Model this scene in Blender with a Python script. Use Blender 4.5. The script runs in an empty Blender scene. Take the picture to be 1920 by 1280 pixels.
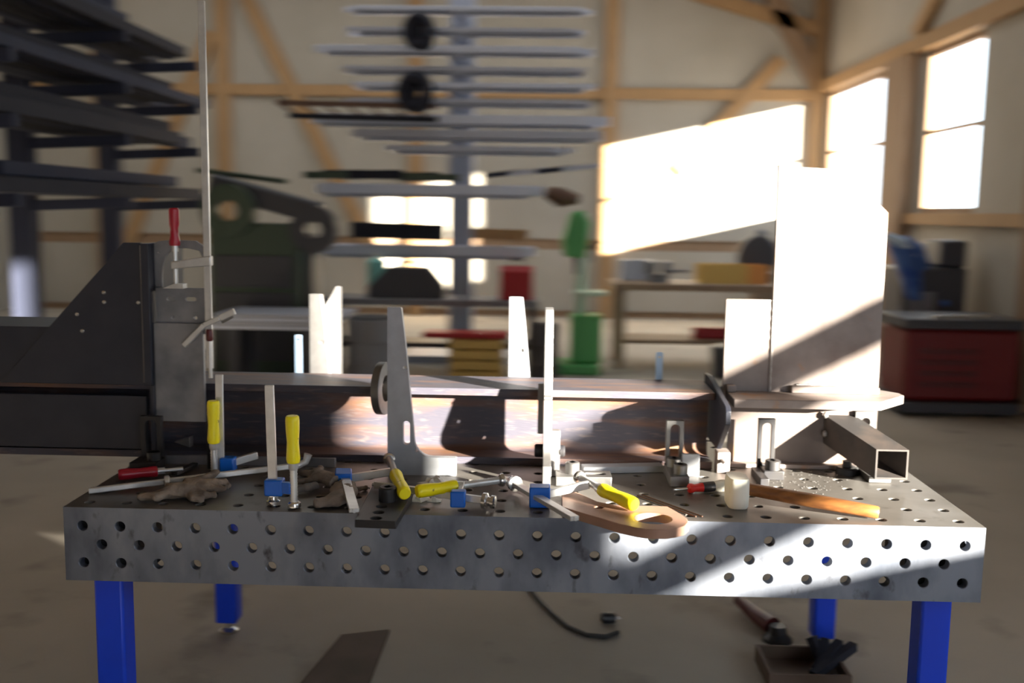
import bpy, bmesh, math, random
from mathutils import Vector, Matrix, noise
from mathutils.geometry import tessellate_polygon

random.seed(7)
scene = bpy.context.scene
COL = scene.collection
UP = 0.81                      # height of the table top above the floor
FL = -0.81                     # floor, measured from the table top

# ------------------------------------------------------------------ camera
CAM = Vector((1.2516, -2.5696, 0.7877))          # relative to the table top
ROLL, PITCH, YAW, FPX = 0.014104, 0.126856, 0.029121, 1910.95
def _rot():
    cy, sy = math.cos(YAW), math.sin(YAW); cp, sp = math.cos(PITCH), math.sin(PITCH)
    cr, sr = math.cos(ROLL), math.sin(ROLL)
    Ry = Matrix(((cy, sy, 0), (-sy, cy, 0), (0, 0, 1)))
    Rp = Matrix(((1, 0, 0), (0, cp, -sp), (0, sp, cp)))
    Rr = Matrix(((cr, 0, sr), (0, 1, 0), (-sr, 0, cr)))
    return Rr @ Rp @ Ry
CR = _rot()
cam_data = bpy.data.cameras.new('camera')
cam = bpy.data.objects.new('camera', cam_data); COL.objects.link(cam)
cam_data.sensor_fit = 'HORIZONTAL'; cam_data.sensor_width = 36.0
cam_data.lens = FPX / 1920 * 36.0
cam_data.clip_start = 0.05; cam_data.clip_end = 200
M = Matrix((CR[0], CR[2], -CR[1])).transposed().to_4x4()
M.translation = CAM + Vector((0, 0, UP))
cam.matrix_world = M
cam_data.dof.use_dof = True
cam_data.dof.focus_distance = 2.78
cam_data.dof.aperture_fstop = 2.6
cam_data.dof.aperture_ratio = 0.25
scene.camera = cam

def at(u, v, x=None, y=None, z=None):
    """point of the scene seen at photo pixel (u, v) on a plane of constant x, y or z (z from the table top)"""
    d = CR.transposed() @ Vector(((u - 960) / FPX, 1, -(v - 640) / FPX))
    t = (x - CAM.x) / d.x if x is not None else (y - CAM.y) / d.y if y is not None else (z - CAM.z) / d.z
    return CAM + d * t

# ------------------------------------------------------------------ light
world = bpy.data.worlds.new('sky'); scene.world = world; world.use_nodes = True
bg = world.node_tree.nodes['Background']
bg.inputs['Color'].default_value = (0.74, 0.85, 1.0, 1); bg.inputs['Strength'].default_value = 4.6
sun_d = bpy.data.lights.new('sun', 'SUN'); sun_d.energy = 70.0; sun_d.angle = math.radians(0.9); sun_d.color = (1.0, 0.89, 0.77)
sun = bpy.data.objects.new('sun', sun_d); COL.objects.link(sun)
SUN = Vector((-1.25, 1.0, -0.28)).normalized()
sun.rotation_euler = SUN.to_track_quat('-Z', 'Y').to_euler()
sun.location = (12, -8, 6)
vs = scene.view_settings
vs.view_transform = 'Standard'; vs.look = 'None'; vs.gamma = 1.0; vs.use_curve_mapping = False
vs.exposure = 0.55

# ------------------------------------------------------------------ materials
MATS = {}
def mat(name, col, rough=0.5, metal=0.0, col2=None, scale=8.0, detail=6.0, stretch=(1, 1, 1), lo=0.35, hi=0.65,
        bump=0.0, bscale=None, rough2=None, spec=0.5, col3=None, scale3=30.0, lo3=0.55, hi3=0.75):
    m = bpy.data.materials.new(name); m.use_nodes = True; MATS[name] = m
    nt = m.node_tree; N = nt.nodes; L = nt.links
    b = N['Principled BSDF']
    b.inputs['Base Color'].default_value = (*col, 1); b.inputs['Roughness'].default_value = rough
    b.inputs['Metallic'].default_value = metal; b.inputs['Specular IOR Level'].default_value = spec
    tc = N.new('ShaderNodeTexCoord'); mp = N.new('ShaderNodeMapping'); mp.inputs['Scale'].default_value = stretch
    L.new(tc.outputs['Object'], mp.inputs['Vector'])
    def nz(sc, dt=detail):
        n = N.new('ShaderNodeTexNoise'); n.inputs['Scale'].default_value = sc; n.inputs['Detail'].default_value = dt
        L.new(mp.outputs['Vector'], n.inputs['Vector']); return n
    out = None
    if col2:
        n = nz(scale)
        r = N.new('ShaderNodeMapRange'); r.inputs['From Min'].default_value = lo; r.inputs['From Max'].default_value = hi
        L.new(n.outputs['Fac'], r.inputs['Value'])
        mx = N.new('ShaderNodeMix'); mx.data_type = 'RGBA'
        mx.inputs['A'].default_value = (*col, 1); mx.inputs['B'].default_value = (*col2, 1)
        L.new(r.outputs['Result'], mx.inputs['Factor']); out = mx.outputs['Result']
        if rough2 is not None:
            rr = N.new('ShaderNodeMapRange'); rr.inputs['To Min'].default_value = rough; rr.inputs['To Max'].default_value = rough2
            L.new(r.outputs['Result'], rr.inputs['Value']); L.new(rr.outputs['Result'], b.inputs['Roughness'])
    if col3:
        n = nz(scale3)
        r = N.new('ShaderNodeMapRange'); r.inputs['From Min'].default_value = lo3; r.inputs['From Max'].default_value = hi3
        L.new(n.outputs['Fac'], r.inputs['Value'])
        mx = N.new('ShaderNodeMix'); mx.data_type = 'RGBA'
        if out: L.new(out, mx.inputs['A'])
        else: mx.inputs['A'].default_value = (*col, 1)
        mx.inputs['B'].default_value = (*col3, 1)
        L.new(r.outputs['Result'], mx.inputs['Factor']); out = mx.outputs['Result']
    if out: L.new(out, b.inputs['Base Color'])
    if bump:
        n = nz(bscale or scale * 4, 8.0)
        bp = N.new('ShaderNodeBump'); bp.inputs['Strength'].default_value = bump; bp.inputs['Distance'].default_value = 0.01
        L.new(n.outputs['Fac'], bp.inputs['Height']); L.new(bp.outputs['Normal'], b.inputs['Normal'])
    return m

mat('table_steel', (0.23, 0.25, 0.30), 0.42, 0.5, col2=(0.10, 0.115, 0.15), scale=6, stretch=(1.3, 1, 0.7), lo=0.42, hi=0.68, rough2=0.5,
    col3=(0.06, 0.06, 0.07), scale3=17, lo3=0.62, hi3=0.74, bump=0.04, bscale=60)
mat('table_top_steel', (0.20, 0.185, 0.17), 0.40, 0.6, col2=(0.13, 0.12, 0.11), scale=4, lo=0.4, hi=0.7, rough2=0.5, col3=(0.09, 0.08, 0.07), scale3=14, lo3=0.62, hi3=0.8)
mat('blue_paint', (0.003, 0.05, 0.66), 0.42, 0.0, col2=(0.004, 0.06, 0.72), scale=6)
mat('blue_jaw', (0.005, 0.12, 0.55), 0.35)
mat('chrome', (0.72, 0.72, 0.72), 0.22, 0.95)
mat('zinc_steel', (0.72, 0.72, 0.71), 0.34, 0.55, col2=(0.58, 0.58, 0.58), scale=20)
mat('ground_steel', (0.42, 0.41, 0.41), 0.40, 0.92, col2=(0.32, 0.31, 0.31), scale=14, bump=0.05)
mat('grey_steel', (0.22, 0.215, 0.21), 0.45, 0.85, col2=(0.15, 0.15, 0.15), scale=14, bump=0.05)
mat('bracket_steel', (0.36, 0.37, 0.41), 0.5, 0.45, col2=(0.30, 0.31, 0.33), scale=16, bump=0.05)
mat('mill_scale', (0.055, 0.052, 0.070), 0.55, 0.3, col2=(0.17, 0.08, 0.04), scale=5, stretch=(0.5, 3, 3), lo=0.48, hi=0.72,
    col3=(0.12, 0.10, 0.10), scale3=40, bump=0.08, bscale=70)
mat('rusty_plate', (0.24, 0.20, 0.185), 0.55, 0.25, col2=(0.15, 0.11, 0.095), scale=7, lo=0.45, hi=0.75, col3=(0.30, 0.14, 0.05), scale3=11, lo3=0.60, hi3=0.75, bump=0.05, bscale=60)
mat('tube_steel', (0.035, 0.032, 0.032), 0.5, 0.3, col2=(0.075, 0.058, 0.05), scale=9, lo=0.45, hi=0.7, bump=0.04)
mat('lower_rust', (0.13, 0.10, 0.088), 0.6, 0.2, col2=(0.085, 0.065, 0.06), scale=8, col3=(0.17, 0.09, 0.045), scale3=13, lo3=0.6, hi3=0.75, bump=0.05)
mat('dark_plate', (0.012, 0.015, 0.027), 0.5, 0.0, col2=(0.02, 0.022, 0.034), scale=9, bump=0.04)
mat('grey_plate', (0.26, 0.26, 0.28), 0.5, 0.5, col2=(0.13, 0.14, 0.16), scale=9, lo=0.4, hi=0.7, bump=0.04)
mat('black_oxide_or_shade', (0.016, 0.016, 0.020), 0.45, 0.0, col2=(0.028, 0.026, 0.026), scale=15, spec=0.35)  # black finish; on the stop under the shelf it stands for shade
mat('copper_plate', (0.40, 0.23, 0.165), 0.5, 0.3, col2=(0.31, 0.18, 0.13), scale=9, bump=0.03)
mat('pale_blue_bar', (0.30, 0.42, 0.58), 0.5, 0.2)
mat('yellow_handle', (0.95, 0.80, 0.006), 0.38, 0.0, col3=(0.25, 0.18, 0.01), scale3=55, lo3=0.66, hi3=0.72)
mat('red_handle', (0.36, 0.008, 0.025), 0.33)
mat('dark_red', (0.10, 0.01, 0.012), 0.4)
mat('leather', (0.30, 0.24, 0.19), 0.9, 0.0, col2=(0.13, 0.10, 0.08), scale=18, bump=0.5, bscale=60)
mat('dark_leather', (0.11, 0.095, 0.085), 0.85, 0.0, col2=(0.25, 0.20, 0.165), scale=14, bump=0.4, bscale=60)
mat('wood_handle', (0.26, 0.10, 0.025), 0.45, 0.0, col2=(0.14, 0.05, 0.015), scale=9, stretch=(1, 8, 8), bump=0.05)
mat('rubber_white', (0.72, 0.70, 0.62), 0.6, 0.0, col2=(0.50, 0.47, 0.40), scale=14, lo=0.5, hi=0.8)
mat('red_plastic', (0.60, 0.02, 0.015), 0.35)
mat('black_plastic', (0.025, 0.025, 0.028), 0.4)
mat('white_paper', (0.80, 0.80, 0.78), 0.9)
mat('rod_rust', (0.10, 0.05, 0.03), 0.6, 0.4)
mat('weld', (0.35, 0.33, 0.32), 0.4, 0.8, bump=0.5, bscale=200)
# the hall
mat('wall_panel', (0.43, 0.395, 0.34), 0.85, 0.0, col2=(0.385, 0.35, 0.295), scale=1.2, bump=0.05, bscale=60)
mat('timber', (0.42, 0.255, 0.12), 0.75, 0.0, col2=(0.35, 0.21, 0.10), scale=3, stretch=(6, 6, 1), bump=0.05)
mat('timber_dark', (0.33, 0.22, 0.14), 0.8, 0.0, col2=(0.27, 0.17, 0.10), scale=3, stretch=(6, 6, 1))
mat('roof_board', (0.40, 0.33, 0.25), 0.85)
mat('concrete', (0.44, 0.39, 0.325), 0.85, 0.0, col2=(0.37, 0.33, 0.275), scale=1.3, col3=(0.20, 0.17, 0.145), scale3=2.2, lo3=0.60, hi3=0.78, bump=0.08, bscale=40)
mat('rack_grey', (0.40, 0.43, 0.52), 0.5, 0.2)
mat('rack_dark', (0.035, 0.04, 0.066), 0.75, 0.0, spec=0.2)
mat('stock_light', (0.66, 0.70, 0.82), 0.42, 0.2)
mat('stock_mid', (0.48, 0.50, 0.58), 0.45, 0.2)
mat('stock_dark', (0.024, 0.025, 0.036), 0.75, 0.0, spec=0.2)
mat('stock_rust', (0.15, 0.085, 0.06), 0.6, 0.3)
mat('machine_green', (0.10, 0.42, 0.12), 0.5)
mat('machine_pale', (0.55, 0.72, 0.56), 0.5)
mat('dark_green', (0.05, 0.075, 0.05), 0.55)
mat('machine_dark', (0.055, 0.055, 0.065), 0.5)
mat('machine_grey', (0.22, 0.22, 0.24), 0.5)
mat('crate_yellow', (0.75, 0.52, 0.16), 0.7)
mat('bench_wood', (0.40, 0.29, 0.20), 0.7, col2=(0.32, 0.23, 0.16), scale=4)
mat('crate_orange', (0.80, 0.36, 0.10), 0.6)
mat('paint_red', (0.42, 0.012, 0.018), 0.5)
mat('deep_red', (0.16, 0.008, 0.01), 0.5)
mat('cyan_plastic', (0.22, 0.60, 0.55), 0.5)
mat('cloth_blue', (0.03, 0.08, 0.32), 0.9, col2=(0.10, 0.20, 0.48), scale=5)
mat('cloth_pale', (0.50, 0.62, 0.75), 0.9)
mat('cable_rubber', (0.03, 0.03, 0.03), 0.6)
mat('dark_brown', (0.14, 0.09, 0.065), 0.8, col2=(0.10, 0.07, 0.05), scale=5)
def glass_mat():
    m = bpy.data.materials.new('window_glass'); m.use_nodes = True; nt = m.node_tree; N = nt.nodes; L = nt.links
    for n in list(N):
        if n.type != 'OUTPUT_MATERIAL': N.remove(n)
    o = [n for n in N if n.type == 'OUTPUT_MATERIAL'][0]
    t = N.new('ShaderNodeBsdfTransparent'); t.inputs['Color'].default_value = (0.95, 0.97, 0.96, 1)
    g = N.new('ShaderNodeBsdfGlossy'); g.inputs['Roughness'].default_value = 0.03
    mx = N.new('ShaderNodeMixShader'); mx.inputs['Fac'].default_value = 0.06
    L.new(t.outputs['BSDF'], mx.inputs[1]); L.new(g.outputs['BSDF'], mx.inputs[2]); L.new(mx.outputs['Shader'], o.inputs['Surface'])
    MATS['window_glass'] = m
glass_mat()
def opal():
    m = bpy.data.materials.new('opal_panel'); m.use_nodes = True; nt = m.node_tree; N = nt.nodes
    for n in list(N):
        if n.type != 'OUTPUT_MATERIAL': N.remove(n)
    o = [n for n in N if n.type == 'OUTPUT_MATERIAL'][0]
    t = N.new('ShaderNodeBsdfTranslucent'); t.inputs['Color'].default_value = (0.37, 0.37, 0.36, 1)
    nt.links.new(t.outputs['BSDF'], o.inputs['Surface']); MATS['opal_panel'] = m
opal()

# ------------------------------------------------------------------ mesh helpers
X_, Y_, Z_ = Vector((1, 0, 0)), Vector((0, 1, 0)), Vector((0, 0, 1))
class MB:
    def __init__(s): s.v = []; s.f = []
    def add(s, vs, fs):
        n = len(s.v); s.v += [Vector(p) for p in vs]; s.f += [tuple(i + n for i in q) for q in fs]; return s
    def box(s, x0, x1, y0, y1, z0, z1):
        return s.add([(x0,y0,z0),(x1,y0,z0),(x1,y1,z0),(x0,y1,z0),(x0,y0,z1),(x1,y0,z1),(x1,y1,z1),(x0,y1,z1)],
                     [(0,3,2,1),(4,5,6,7),(0,1,5,4),(1,2,6,5),(2,3,7,6),(3,0,4,7)])
    def hexa(s, P):   # 8 points ordered like box
        return s.add(P, [(0,3,2,1),(4,5,6,7),(0,1,5,4),(1,2,6,5),(2,3,7,6),(3,0,4,7)])
    def bar(s, p0, p1, w, h, up=Z_):
        p0, p1 = Vector(p0), Vector(p1); d = (p1 - p0).normalized()
        sd = d.cross(Vector(up))
        if sd.length < 1e-4: sd = d.cross(Y_)
        sd.normalize(); u = sd.cross(d).normalized()
        a, b = sd * (w / 2), u * (h / 2)
        return s.hexa([p0-a-b, p0+a-b, p1+a-b, p1-a-b, p0-a+b, p0+a+b, p1+a+b, p1-a+b])
    def prism(s, outer, holes, O, U, V, N):   # polygon in (U,V) at O, extruded by vector N
        O, U, V, N = Vector(O), Vector(U), Vector(V), Vector(N)
        loops = [outer] + list(holes)
        fixed = []
        for i, lp in enumerate(loops):
            ar = sum(lp[k][0]*lp[(k+1)%len(lp)][1]-lp[(k+1)%len(lp)][0]*lp[k][1] for k in range(len(lp)))
            if (ar > 0) != (i == 0): lp = lp[::-1]
            fixed.append(lp)
        flat = [p for lp in fixed for p in lp]
        tris = tessellate_polygon([[Vector((p[0], p[1], 0)) for p in lp] for lp in fixed])
        n = len(flat); P = [O + U*p[0] + V*p[1] for p in flat]
        vs = P + [p + N for p in P]
        fl = U.cross(V).dot(N) > 0
        fs = []
        for t in tris:
            a, b, c = t
            ar = (flat[b][0]-flat[a][0])*(flat[c][1]-flat[a][1])-(flat[c][0]-flat[a][0])*(flat[b][1]-flat[a][1])
            if ar < 0: a, b, c = a, c, b
            if fl: fs += [(c, b, a), (a+n, b+n, c+n)]
            else: fs += [(a, b, c), (c+n, b+n, a+n)]
        k = 0
        for lp in fixed:
            m = len(lp)
            for i in range(m):
                a, b = k+i, k+(i+1) % m
                fs.append((a, b, b+n, a+n) if fl else (a, a+n, b+n, b))
            k += m
        return s.add(vs, fs)
    def tube(s, pts, rad, n=12, caps=True, flat=1.0, up=Z_):
        pts = [Vector(p) for p in pts]
        if not hasattr(rad, '__len__'): rad = [rad]*len(pts)
        vs, fs = [], []
        prev = None
        for i, p in enumerate(pts):
            a = pts[max(i-1, 0)]; b = pts[min(i+1, len(pts)-1)]
            d = (b-a)
            if d.length < 1e-9: d = (pts[-1]-pts[0])
            d.normalize()
            if prev is None:
                r = d.cross(Vector(up))
                if r.length < 1e-3: r = d.cross(X_)
            else:
                r = prev - d*prev.dot(d)
                if r.length < 1e-4: r = d.cross(X_)
            r.normalize(); prev = r; u = r.cross(d)
            for k in range(n):
                t = 2*math.pi*k/n
                vs.append(p + (r*math.cos(t) + u*math.sin(t)*flat)*rad[i])
        for i in range(len(pts)-1):
            for k in range(n):
                a, b = i*n+k, i*n+(k+1) % n
                fs.append((a, a+n, b+n, b))
        if caps:
            fs.append(tuple(range(n))); m = (len(pts)-1)*n; fs.append(tuple(m+k for k in reversed(range(n))))
        return s.add(vs, fs)
    def cyl(s, p0, p1, r0, r1=None, n=20):
        return s.tube([p0, p1], [r0, r0 if r1 is None else r1], n)
    def lathe(s, p0, d, prof, n=20):   # prof: (distance along d, radius)
        p0 = Vector(p0); d = Vector(d).normalized()
        return s.tube([p0 + d*a for a, r in prof], [r for a, r in prof], n)
    def ring(s, c, ax, R, r, t, n=32):
        c, ax = Vector(c), Vector(ax).normalized()
        u = ax.cross(Z_)
        if u.length < 1e-3: u = ax.cross(X_)
        u.normalize(); w = ax.cross(u)
        return s.prism(circ(0, 0, R, n), [circ(0, 0, r, n)], c - ax*t/2, u, w, ax*t)
    def build(s, name, m, parent=None, bevel=0.0, loc=None, sharp=35, smooth=True):
        if parent is not None: o0 = parent['_o']; O = Vector(o0)
        else:
            if loc is None:
                lo = Vector([min(p[i] for p in s.v) for i in range(3)]); hi = Vector([max(p[i] for p in s.v) for i in range(3)])
                O = Vector(((lo.x+hi.x)/2, (lo.y+hi.y)/2, lo.z))
            else: O = Vector(loc)
        me = bpy.data.meshes.new(name)
        me.from_pydata([tuple(p - O) for p in s.v], [], s.f)
        me.validate(); me.update()
        bm = bmesh.new(); bm.from_mesh(me); bmesh.ops.recalc_face_normals(bm, faces=bm.faces); bm.to_mesh(me); bm.free()
        if smooth:
            me.shade_smooth(); me.set_sharp_from_angle(angle=math.radians(sharp))
        me.materials.append(MATS[m])
        o = bpy.data.objects.new(name, me); COL.objects.link(o)
        o['_o'] = tuple(O)
        if parent is not None: o.parent = parent
        else: o.location = O + Vector((0, 0, UP))
        if bevel:
            b = o.modifiers.new('edge', 'BEVEL'); b.width = bevel; b.segments = 2; b.limit_method = 'ANGLE'; b.angle_limit = math.radians(40)
        return o
def circ(cx, cy, r, n=20): return [(cx + r*math.cos(2*math.pi*k/n), cy + r*math.sin(2*math.pi*k/n)) for k in range(n)]
def slot(cx, z0, z1, r, n=8):
    return ([(cx + r*math.cos(math.pi*k/n), z1 - r + r*math.sin(math.pi*k/n)) for k in range(n+1)] +
            [(cx - r*math.cos(math.pi*k/n), z0 + r - r*math.sin(math.pi*k/n)) for k in range(n+1)])
def rslot(cy, x0, x1, r, n=8): return [(b, a) for a, b in slot(cy, x0, x1, r, n)]
def thing(name, label, cat, loc, group=None):
    o = bpy.data.objects.new(name, None); COL.objects.link(o); o.empty_display_size = 0.05
    o['_o'] = tuple(loc); o.location = Vector(loc) + Vector((0, 0, UP))
    return tag(o, label, cat, group)
def tag(o, label, cat, group=None):
    o['label'] = label; o['category'] = cat
    if group: o['group'] = group
    return o
def struct(o): o['kind'] = 'structure'; return o
def seen(o): return o

# ================================================================== THE HALL
WX, WY = 5.4, 13.0            # right wall, back wall
HZ = 4.6                      # eaves height from the table top
struct(MB().box(-9, 30, -25, 14, FL-0.2, FL).build('floor', 'concrete'))
mc_ = MB(); SKX0, SKX1, SKY0, SKY1 = -5.5, 4.0, 6.2, 11.8
mc_.box(-9, WX+0.5, -7.2, SKY0, HZ, HZ+0.2); mc_.box(-9, WX+0.5, SKY1, 14, HZ, HZ+0.2)
mc_.box(-9, SKX0, SKY0, SKY1, HZ, HZ+0.2); mc_.box(SKX1, WX+0.5, SKY0, SKY1, HZ, HZ+0.2)
struct(mc_.build('ceiling', 'roof_board'))
sk = MB()  # invented roof skylight, added to brighten the back of the hall
for k in range(6):
    x = SKX0+(SKX1-SKX0)*k/5; sk.box(x-0.04, x+0.04, SKY0, SKY1, HZ+0.02, HZ+0.16)
sk = struct(sk.build('window_4', 'timber_dark'))
for k in range(5):
    xa, xb = SKX0+(SKX1-SKX0)*k/5+0.04, SKX0+(SKX1-SKX0)*(k+1)/5-0.04
    MB().box(xa, xb, SKY0, SKY1, HZ+0.08, HZ+0.084).build('pane', 'opal_panel', sk)  # diffusing panels of the added skylight, no sun patch
struct(MB().box(-7.2, -7.0, -7.0, 13.2, FL, HZ).build('wall_left', 'wall_panel'))
mf = MB(); mf.box(-7.2, 1.2, -7.2, -7.0, FL, HZ); mf.box(4.6, WX+0.2, -7.2, -7.0, FL, HZ); mf.box(1.2, 4.6, -7.2, -7.0, 2.2, HZ)
struct(mf.build('wall_front', 'wall_panel'))
dg_ = struct(MB().box(1.2, 3.0, -7.16, -7.08, FL, 2.2).build('door_1', 'rack_grey'))
MB().box(2.85, 2.9, -7.08, -7.02, 0.1, 0.4).build('handle', 'chrome', dg_)
# back wall: core, panels, timber frame
wb = struct(MB().box(-7.0, WX+0.2, WY+0.06, WY+0.25, FL, HZ).build('wall_back', 'timber_dark'))
posts = [at(u, 170, y=WY).x for u in (-30, 190, 420, 780, 1145)] + [WX-0.13]
rails = [FL+0.02, 0.30, 2.55, HZ-0.1]
pw = 0.20
for i in range(len(posts)-1):
    for j in range(3):
        MB().box(posts[i]+pw/2, posts[i+1]-pw/2, WY+0.02, WY+0.06, rails[j]+0.08, rails[j+1]-0.08).build('panel', 'wall_panel', wb)
MB().box(-7.0, posts[0]-pw/2, WY+0.02, WY+0.06, FL, HZ).build('panel', 'wall_panel', wb)
for p in posts: MB().box(p-pw/2, p+pw/2, WY-0.10, WY+0.06, FL, HZ).build('post', 'timber', wb, bevel=0.005)
for z in rails[2:]:
    for i in range(len(posts)-1):
        MB().box(posts[i]+pw/2, posts[i+1]-pw/2, WY-0.06, WY+0.06, z-0.08, z+0.08).build('rail', 'timber', wb, bevel=0.005)
def brace(u0, v0, u1, v1, m='timber', w=0.2):
    MB().bar(at(u0, v0, y=WY-0.03), at(u1, v1, y=WY-0.03), 0.10, w, up=Y_.cross(at(u1, v1, y=WY)-at(u0, v0, y=WY))).build('brace', m, wb, bevel=0.005)
brace(435, -60, 700, 470)
brace(235, 470, 395, 60)
brace(1150, -60, 1545, 60)
brace(1270, 320, 1465, 110)
brace(1420, -60, 1535, 160, 'timber_dark', 0.26)

# right wall with its row of windows
wr = None
sill, head = 0.83, 2.58
wins = [(10.15, 12.75, sill, head), (7.5, 8.95, sill, head), (-3.30, -0.75, 0.57, 2.3)]
m = MB()
m.box(WX, WX+0.2, -7.0, 13.2, head, HZ)
m.box(WX, WX+0.2, -0.75, 13.2, FL, sill)
m.box(WX, WX+0.2, -3.30, -0.75, FL, 0.57); m.box(WX, WX+0.2, -3.30, -0.75, 2.3, head)
m.box(WX, WX+0.2, -7.0, -3.30, FL, head)
for a, b in ((12.75, 13.2), (8.95, 10.15), (-0.75, 7.5)): m.box(WX, WX+0.2, a, b, sill, head)
wr = struct(m.build('wall_right', 'wall_panel'))
MB().box(WX-0.10, WX, -7, 12.87, head, head+0.17).build('head_beam', 'timber', wr, bevel=0.005)
MB().box(WX-0.08, WX, 1.4, 12.87, sill-0.12, sill).build('sill_beam', 'timber', wr, bevel=0.005)
for y in (9.55,): MB().box(WX-0.16, WX, y-0.38, y+0.38, FL, head).build('post', 'timber_dark', wr, bevel=0.005)
for y in (6.0, 2.0, -3.5): MB().box(WX-0.16, WX, y-0.12, y+0.12, FL, head).build('post', 'timber_dark', wr, bevel=0.005)
MB().bar((WX-0.05, 9.2, head+0.2), (WX-0.05, 6.3, HZ-0.1), 0.1, 0.2, up=X_.cross(Vector((0, -2.9, 1.8)))).build('brace', 'timber', wr, bevel=0.005)
# timber brace that runs across the near window
MB().bar((WX-0.06, -3.5, 0.516), (WX-0.06, -0.6, 1.617), 0.10, 0.125, up=X_.cross(Vector((0, 4.7, 1.784)))).build('brace', 'timber', wr, bevel=0.005)
for i, (y0, y1, z0, z1) in enumerate(wins):
    w = MB(); t = 0.06
    w.box(WX+0.03, WX+0.11, y0, y1, z0, z0+t); w.box(WX+0.03, WX+0.11, y0, y1, z1-t, z1)
    w.box(WX+0.03, WX+0.11, y0, y0+t, z0+t, z1-t); w.box(WX+0.03, WX+0.11, y1-t, y1, z0+t, z1-t)
    wo = struct(w.build('window_%d' % (i+1), 'timber_dark'))
    ny = 1; nzp = 2 if i < 2 else 1
    for a in range(1, ny):
        yy = y0 + (y1-y0)*a/ny; MB().box(WX+0.04, WX+0.10, yy-0.02, yy+0.02, z0+t, z1-t).build('mullion', 'timber', wo)
    for b in range(1, nzp):
        zz = z0 + (z1-z0)*b/nzp; MB().box(WX+0.045, WX+0.095, y0+t, y1-t, zz-0.02, zz+0.02).build('glazing_bar', 'timber', wo)
    for a in range(ny):
        for b in range(nzp):
            ya, yb = y0+t+(y1-y0-2*t)*a/ny, y0+t+(y1-y0-2*t)*(a+1)/ny
            za, zb = z0+t+(z1-z0-2*t)*b/nzp, z0+t+(z1-z0-2*t)*(b+1)/nzp
            MB().box(WX+0.068, WX+0.072, ya, yb, za, zb).build('pane', 'window_glass', wo)

# ================================================================== WELDING TABLE
TL, TW, PT = 2.4, 1.2, 0.025
def holed(mb, cells, O, U, V, Nrm, depth, r=0.0135, n=20):
    """rectangular cells (u0,u1,v0,v1,cu,cv or None) on a plate: front, back and hole walls"""
    O, U, V, Nrm = Vector(O), Vector(U), Vector(V), Vector(Nrm)
    for u0, u1, v0, v1, c in cells:
        if c is None:
            for dd in (0, depth):
                P = [O+U*a+V*b-Nrm*dd for a, b in ((u0,v0),(u1,v0),(u1,v1),(u0,v1))]
                mb.add(P, [(0,1,2,3)])
            continue
        cu, cv = c; ang = [2*math.pi*(k+0.5)/n for k in range(n)]
        outer = []
        for t in ang:
            dx, dy = math.cos(t), math.sin(t)
            sx = ((u1-cu) if dx > 0 else (u0-cu))/dx if abs(dx) > 1e-9 else 1e9
            sy = ((v1-cv) if dy > 0 else (v0-cv))/dy if abs(dy) > 1e-9 else 1e9
            s = min(sx, sy); outer.append([cu+dx*s, cv+dy*s])
        for q in ((u0,v0),(u1,v0),(u1,v1),(u0,v1)):
            qa = math.atan2(q[1]-cv, q[0]-cu)
            k = min(range(n), key=lambda i: abs((ang[i]-qa+math.pi) % (2*math.pi)-math.pi)); outer[k] = list(q)
        ch = 0.0015
        rings = [outer, [[cu+(r+ch)*math.cos(t), cv+(r+ch)*math.sin(t)] for t in ang], [[cu+r*math.cos(t), cv+r*math.sin(t)] for t in ang]]
        vs = [O+U*a+V*b for a, b in rings[0]] + [O+U*a+V*b for a, b in rings[1]] + [O+U*a+V*b-Nrm*ch for a, b in rings[2]] \
           + [O+U*a+V*b-Nrm*depth for a, b in rings[2]] + [O+U*a+V*b-Nrm*depth for a, b in rings[0]]
        fs = []
        for lv in range(4):
            for k in range(n):
                a, b = lv*n+k, lv*n+(k+1) % n; fs.append((a, b, b+n, a+n))
        mb.add(vs, fs)
    return mb
table = thing('welding_table', 'large perforated steel welding table on four blue legs', 'table', (1.2, 0.6, FL))
cells = [(0.1*i, 0.1*i+0.1, 0.1*j, 0.1*j+0.1, (0.1*i+0.05, 0.1*j+0.05)) for i in range(24) for j in range(12)]
holed(MB(), cells, (0, 0, 0), X_, Y_, Z_, PT).build('top_plate', 'table_top_steel', table, sharp=30)
def skirt(nc):
    c = []
    for i in range(nc):
        c.append((0.1*i, 0.1*i+0.1, -0.075, 0, (0.1*i+0.05, -0.05)))
        c.append((0.1*i, 0.1*i+0.1, -0.2, -0.125, (0.1*i+0.05, -0.15)))
    for i in range(nc-1): c.append((0.1*i+0.05, 0.1*i+0.15, -0.125, -0.075, (0.1*i+0.1, -0.1)))
    c += [(0, 0.05, -0.125, -0.075, None), (0.1*nc-0.05, 0.1*nc, -0.125, -0.075, None)]
    return c
def skirt_part(nc, O, U, Nrm):
    mb = holed(MB(), skirt(nc), O, U, Z_, Nrm, PT)
    O, U, Nrm = Vector(O), Vector(U), Vector(Nrm); L = 0.1*nc
    P = [O-Z_*0.2, O+U*L-Z_*0.2, O+U*L-Z_*0.2-Nrm*PT, O-Z_*0.2-Nrm*PT]
    mb.add(P, [(0,1,2,3)])
    return mb
skirt_part(24, (0, 0, 0), X_, -Y_).build('front_skirt', 'table_steel', table, sharp=30)
skirt_part(24, (0, TW, 0), X_, Y_).build('back_skirt', 'table_steel', table, sharp=30)
skirt_part(12, (0, 0, 0), Y_, -X_).build('side_skirt', 'table_steel', table, sharp=30)
skirt_part(12, (TL, 0, 0), Y_, X_).build('side_skirt', 'table_steel', table, sharp=30)
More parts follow.
